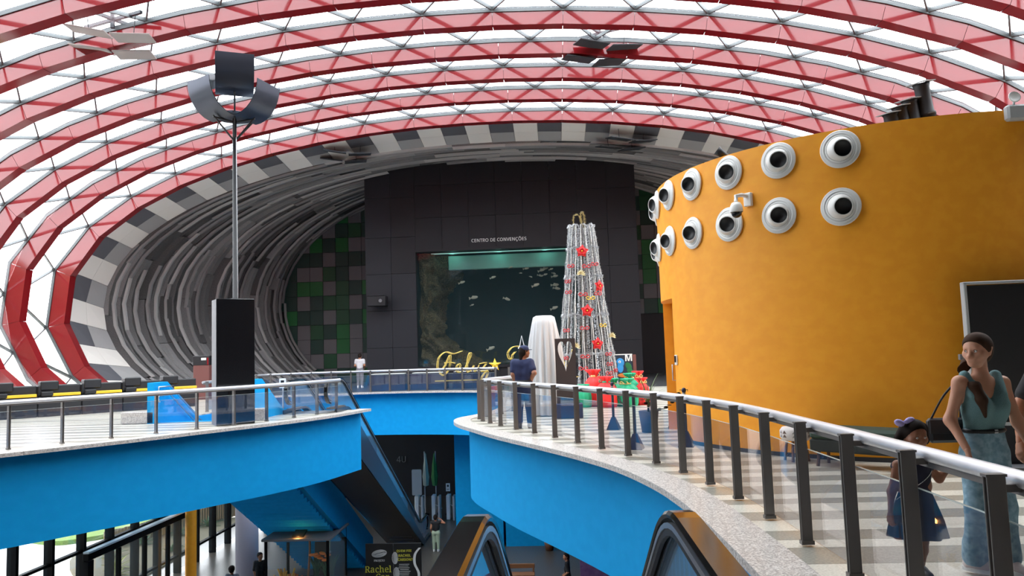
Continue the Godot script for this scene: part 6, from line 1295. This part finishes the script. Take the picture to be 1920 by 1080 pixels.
func build_others() -> void:
	var s: SurfaceTool
	# guard seen from behind, right profile of the face
	var o := figure("person", "guard in navy uniform and cap standing behind the far end of the right railing", v3(-0.79, 0, -15.9), {"S": 1.06, "cell": 0.016, "head_cell": 0.007, "head_size": 1.02, "front": v3(0.3, 0, -1), "girth": 1.18,
		"head": v3(0.045, 1.5, 0.0), "head_turn": Basis(Vector3.UP, 2.1), "rsh": v3(0.15, 1.29, 0.03), "lsh": v3(-0.17, 1.29, 0.0), "rel": v3(0.23, 1.08, 0.14), "rwr": v3(0.15, 0.92, -0.02), "lel": v3(-0.2, 1.06, 0.03), "lwr": v3(-0.17, 0.86, -0.08), "curl": 0.6, "rhand_dir": v3(-0.5, -0.6, -0.4),
		"waist": v3(0.0, 0.95, 0.0), "rhip": v3(0.085, 0.8, 0.0), "lhip": v3(-0.085, 0.8, 0.0), "rkn": v3(0.1, 0.44, -0.02), "ran": v3(0.11, 0.09, 0.02), "rtoe": v3(0.3, 0, -1), "lkn": v3(-0.1, 0.44, -0.03), "lan": v3(-0.1, 0.09, 0.0), "ltoe": v3(-0.1, 0, -1),
		"skin": M.skin_brown, "hair": cap_hair([[v3(0, -0.02, -0.08), v3(0.0, -0.14, -0.085), 0.05, 0.036]]), "hair_mat": M.hair_dark, "top": {"name": "shirt", "mat": M.navy_uniform, "sleeve": 0.62}, "trousers": {"mat": M.navy_uniform, "flare": 1.05}, "shoe": M.shoe_black, "sole": M.black})
	o.scale = Vector3.ONE * 1.05
	var hx := Transform3D(Basis(Vector3.UP, 2.1), v3(0.045, 1.5, 0.0)); s = mb(); lathe(s, [Vector2(0.098, 0.035), Vector2(0.1, 0.06), Vector2(0.09, 0.1), Vector2(0.06, 0.128), Vector2(0, 0.138)], 24, Transform3D(hx.basis, hx.origin + hx.basis * v3(0, 0, -0.015))); part("cap", s, M.navy_uniform, o)
	s = mb(); var pk := PackedVector2Array()
	for j in 13: var a := PI * j / 12; pk.append(Vector2(cos(a) * 0.08, 0.06 + sin(a) * 0.1))
	prism(s, pk, 0.04, 0.05, hx); part("cap_peak", s, M.navy_uniform, o)
	s = mb(); tube(s, ring_at(v3(0, 0.93, 0), 0.16, 0.125, 0.0), 0.02, 6, [], true); part("belt", s, M.black, o)
	# man in a white T-shirt, back to the viewer
	figure("person", "man in a pale T-shirt standing with his back turned by the tiled far wall", v3(-10.23, 0, -38.3), {"S": 1.08, "cell": 0.022, "head_cell": 0.011, "head_size": 1.05, "front": v3(0, 0, -1), "girth": 1.1,
		"head": v3(0.0, 1.6, -0.02), "head_turn": Basis(Vector3.UP, PI) * Basis(Vector3.RIGHT, 0.25), "rsh": v3(0.19, 1.39, 0.0), "lsh": v3(-0.19, 1.39, 0.0), "rel": v3(0.25, 1.13, 0.02), "rwr": v3(0.16, 0.98, -0.2), "lel": v3(-0.25, 1.13, 0.02), "lwr": v3(-0.16, 1.0, -0.2),
		"waist": v3(0, 1.03, 0), "rhip": v3(0.09, 0.87, 0), "lhip": v3(-0.09, 0.87, 0), "rkn": v3(0.1, 0.47, 0), "ran": v3(0.1, 0.09, 0.03), "rtoe": v3(0.1, 0, -1), "lkn": v3(-0.1, 0.47, 0), "lan": v3(-0.11, 0.09, 0), "ltoe": v3(-0.1, 0, -1),
		"skin": M.skin_tan, "hair": cap_hair(), "hair_mat": M.hair_dark, "top": {"name": "t_shirt", "mat": M.shirt_white, "sleeve": 0.55}, "trousers": {"mat": M.trouser_grey, "flare": 1.0}, "shoe": M.white})
	# person cut by the right edge of the picture
	figure("person", "person in a black shirt walking beside the woman, mostly beyond the picture's right edge", v3(3.5, 0, -5.6), {"S": 1.02, "cell": 0.014, "head_cell": 0.006, "head_size": 1.0, "front": v3(0.1, 0, 1), "girth": 1.12,
		"head": v3(0.06, 1.56, 0.0), "head_turn": Basis(Vector3.UP, 0.2), "rsh": v3(-0.13, 1.37, 0.02), "lsh": v3(0.25, 1.36, -0.02), "rel": v3(-0.29, 1.1, 0.0), "rwr": v3(-0.36, 0.86, 0.1), "lel": v3(0.31, 1.1, 0.0), "lwr": v3(0.3, 0.87, 0.1), "curl": 0.5, "rpalm": v3(1, 0, -0.3),
		"waist": v3(0.05, 1.02, 0), "rhip": v3(-0.03, 0.85, 0), "lhip": v3(0.14, 0.85, 0), "rkn": v3(-0.05, 0.47, 0.07), "ran": v3(-0.2, 0.1, 0.1), "rtoe": v3(-0.1, 0, 1), "lkn": v3(0.16, 0.47, 0), "lan": v3(0.17, 0.09, -0.12), "ltoe": v3(0.1, 0, 1),
		"skin": M.skin_tan, "hair": cap_hair(), "hair_mat": M.hair_dark, "top": {"name": "shirt", "mat": M.shirt_black, "sleeve": 0.7}, "trousers": {"mat": M.shorts_pale, "flare": 1.0}, "shoe": M.shoe_tan})
	# woman on the lower floor, arm raised, back to the viewer
	figure("person", "person in a dark sleeveless top with arm raised at the foot of the black escalator", v3(-5.72, LOW, -33.6), {"S": 1.0, "cell": 0.022, "head_cell": 0.011, "head_size": 1.0, "front": v3(0.2, 0, -1), "girth": 1.1,
		"head": v3(0.0, 1.45, 0), "head_turn": Basis(Vector3.UP, PI - 0.3), "rsh": v3(0.17, 1.25, 0), "lsh": v3(-0.17, 1.25, 0), "rel": v3(0.38, 1.2, -0.05), "rwr": v3(0.2, 1.36, -0.12), "lel": v3(-0.22, 1.0, 0), "lwr": v3(-0.2, 0.78, -0.1), "rhand_dir": v3(-0.8, 0.5, -0.1),
		"waist": v3(0, 0.93, 0), "rhip": v3(0.085, 0.78, 0), "lhip": v3(-0.085, 0.78, 0), "rkn": v3(0.09, 0.43, 0), "ran": v3(0.09, 0.09, 0), "rtoe": v3(0.1, 0, -1), "lkn": v3(-0.09, 0.43, 0), "lan": v3(-0.1, 0.09, 0), "ltoe": v3(-0.1, 0, -1),
		"skin": M.skin_tan, "hair": cap_hair([[v3(0, 0.1, -0.05), v3(0, 0.1, -0.06), 0.045, 0.045]]), "hair_mat": M.hair_dark, "top": {"name": "tank_top", "mat": M.shirt_black, "sleeve": 0.06}, "trousers": {"mat": M.shorts_pale, "flare": 1.0}, "shoe": M.white})
	# seated or standing figures whose heads show at the bottom edge
	figure("person", "dark-haired person in black at the purple wall's edge on the lower floor", v3(-0.05, LOW, -26.9), {"S": 1.0, "cell": 0.022, "head_cell": 0.01, "head_size": 1.0, "front": v3(-1, 0, 0.3), "girth": 1.05,
		"head": v3(-0.02, 1.47, 0), "head_turn": Basis(Vector3.UP, -1.2), "rsh": v3(0.03, 1.27, -0.15), "lsh": v3(0.0, 1.27, 0.16), "rel": v3(0.05, 1.02, -0.2), "rwr": v3(-0.1, 0.84, -0.18), "lel": v3(0.04, 1.02, 0.22), "lwr": v3(-0.12, 0.86, 0.18),
		"waist": v3(0.02, 0.94, 0), "rhip": v3(0.02, 0.79, -0.08), "lhip": v3(0.02, 0.79, 0.08), "rkn": v3(0, 0.43, -0.09), "ran": v3(0.02, 0.09, -0.09), "rtoe": v3(-1, 0, 0), "lkn": v3(0, 0.43, 0.09), "lan": v3(0.02, 0.09, 0.09), "ltoe": v3(-1, 0, 0),
		"skin": M.skin_tan, "hair": cap_hair([[v3(0, -0.02, -0.08), v3(0, -0.12, -0.07), 0.055, 0.045]]), "hair_mat": M.hair_dark, "top": {"name": "shirt", "mat": M.shirt_black, "sleeve": 0.9}, "trousers": {"mat": M.shirt_black, "flare": 1.0}, "shoe": M.shoe_black})
	figure("person", "dark-clothed person standing beside the left glass of the planted showcase", v3(-11.0, LOW, -27.2), {"S": 1.04, "cell": 0.022, "head_cell": 0.011, "head_size": 1.05, "front": v3(0.6, 0, 1), "girth": 1.1,
		"head": v3(0.0, 1.58, 0), "head_turn": Basis(Vector3.UP, 0.9), "rsh": v3(-0.15, 1.37, 0.06), "lsh": v3(0.15, 1.37, -0.06), "rel": v3(-0.2, 1.1, 0.06), "rwr": v3(-0.14, 0.86, 0.14), "lel": v3(0.2, 1.1, -0.04), "lwr": v3(0.2, 0.86, 0.08),
		"waist": v3(0, 1.0, 0), "rhip": v3(-0.08, 0.84, 0.03), "lhip": v3(0.08, 0.84, -0.03), "rkn": v3(-0.08, 0.46, 0.04), "ran": v3(-0.09, 0.09, 0.02), "rtoe": v3(0.4, 0, 1), "lkn": v3(0.09, 0.46, 0), "lan": v3(0.1, 0.09, -0.03), "ltoe": v3(0.6, 0, 1),
		"skin": M.skin_brown, "hair": cap_hair(), "hair_mat": M.hair_dark, "top": {"name": "shirt", "mat": M.shirt_black, "sleeve": 0.9}, "trousers": {"mat": M.shirt_black, "flare": 1.0}, "shoe": M.shoe_black})
	figure("person", "dark-haired person by the glass wall left of the grey column, only the head showing", v3(-11.55, LOW, -26.1), {"S": 1.0, "cell": 0.022, "head_cell": 0.011, "head_size": 1.1, "front": v3(0, 0, -1), "girth": 1.1,
		"head": v3(0.0, 1.43, 0), "head_turn": Basis(Vector3.UP, PI), "rsh": v3(0.17, 1.22, 0), "lsh": v3(-0.17, 1.22, 0), "rel": v3(0.22, 0.98, 0), "rwr": v3(0.18, 0.78, -0.12), "lel": v3(-0.22, 0.98, 0), "lwr": v3(-0.18, 0.78, -0.12),
		"waist": v3(0, 0.92, 0), "rhip": v3(0.085, 0.77, 0), "lhip": v3(-0.085, 0.77, 0), "rkn": v3(0.09, 0.43, 0), "ran": v3(0.09, 0.09, 0), "rtoe": v3(0.1, 0, -1), "lkn": v3(-0.09, 0.43, 0), "lan": v3(-0.1, 0.09, 0), "ltoe": v3(-0.1, 0, -1),
		"skin": M.skin_brown, "hair": cap_hair([[v3(0, 0.03, -0.05), v3(0, 0.0, -0.06), 0.09, 0.07]]), "hair_mat": M.hair_dark, "top": {"name": "shirt", "mat": M.trouser_grey, "sleeve": 0.6}, "trousers": {"mat": M.shirt_black, "flare": 1.0}, "shoe": M.shoe_black})
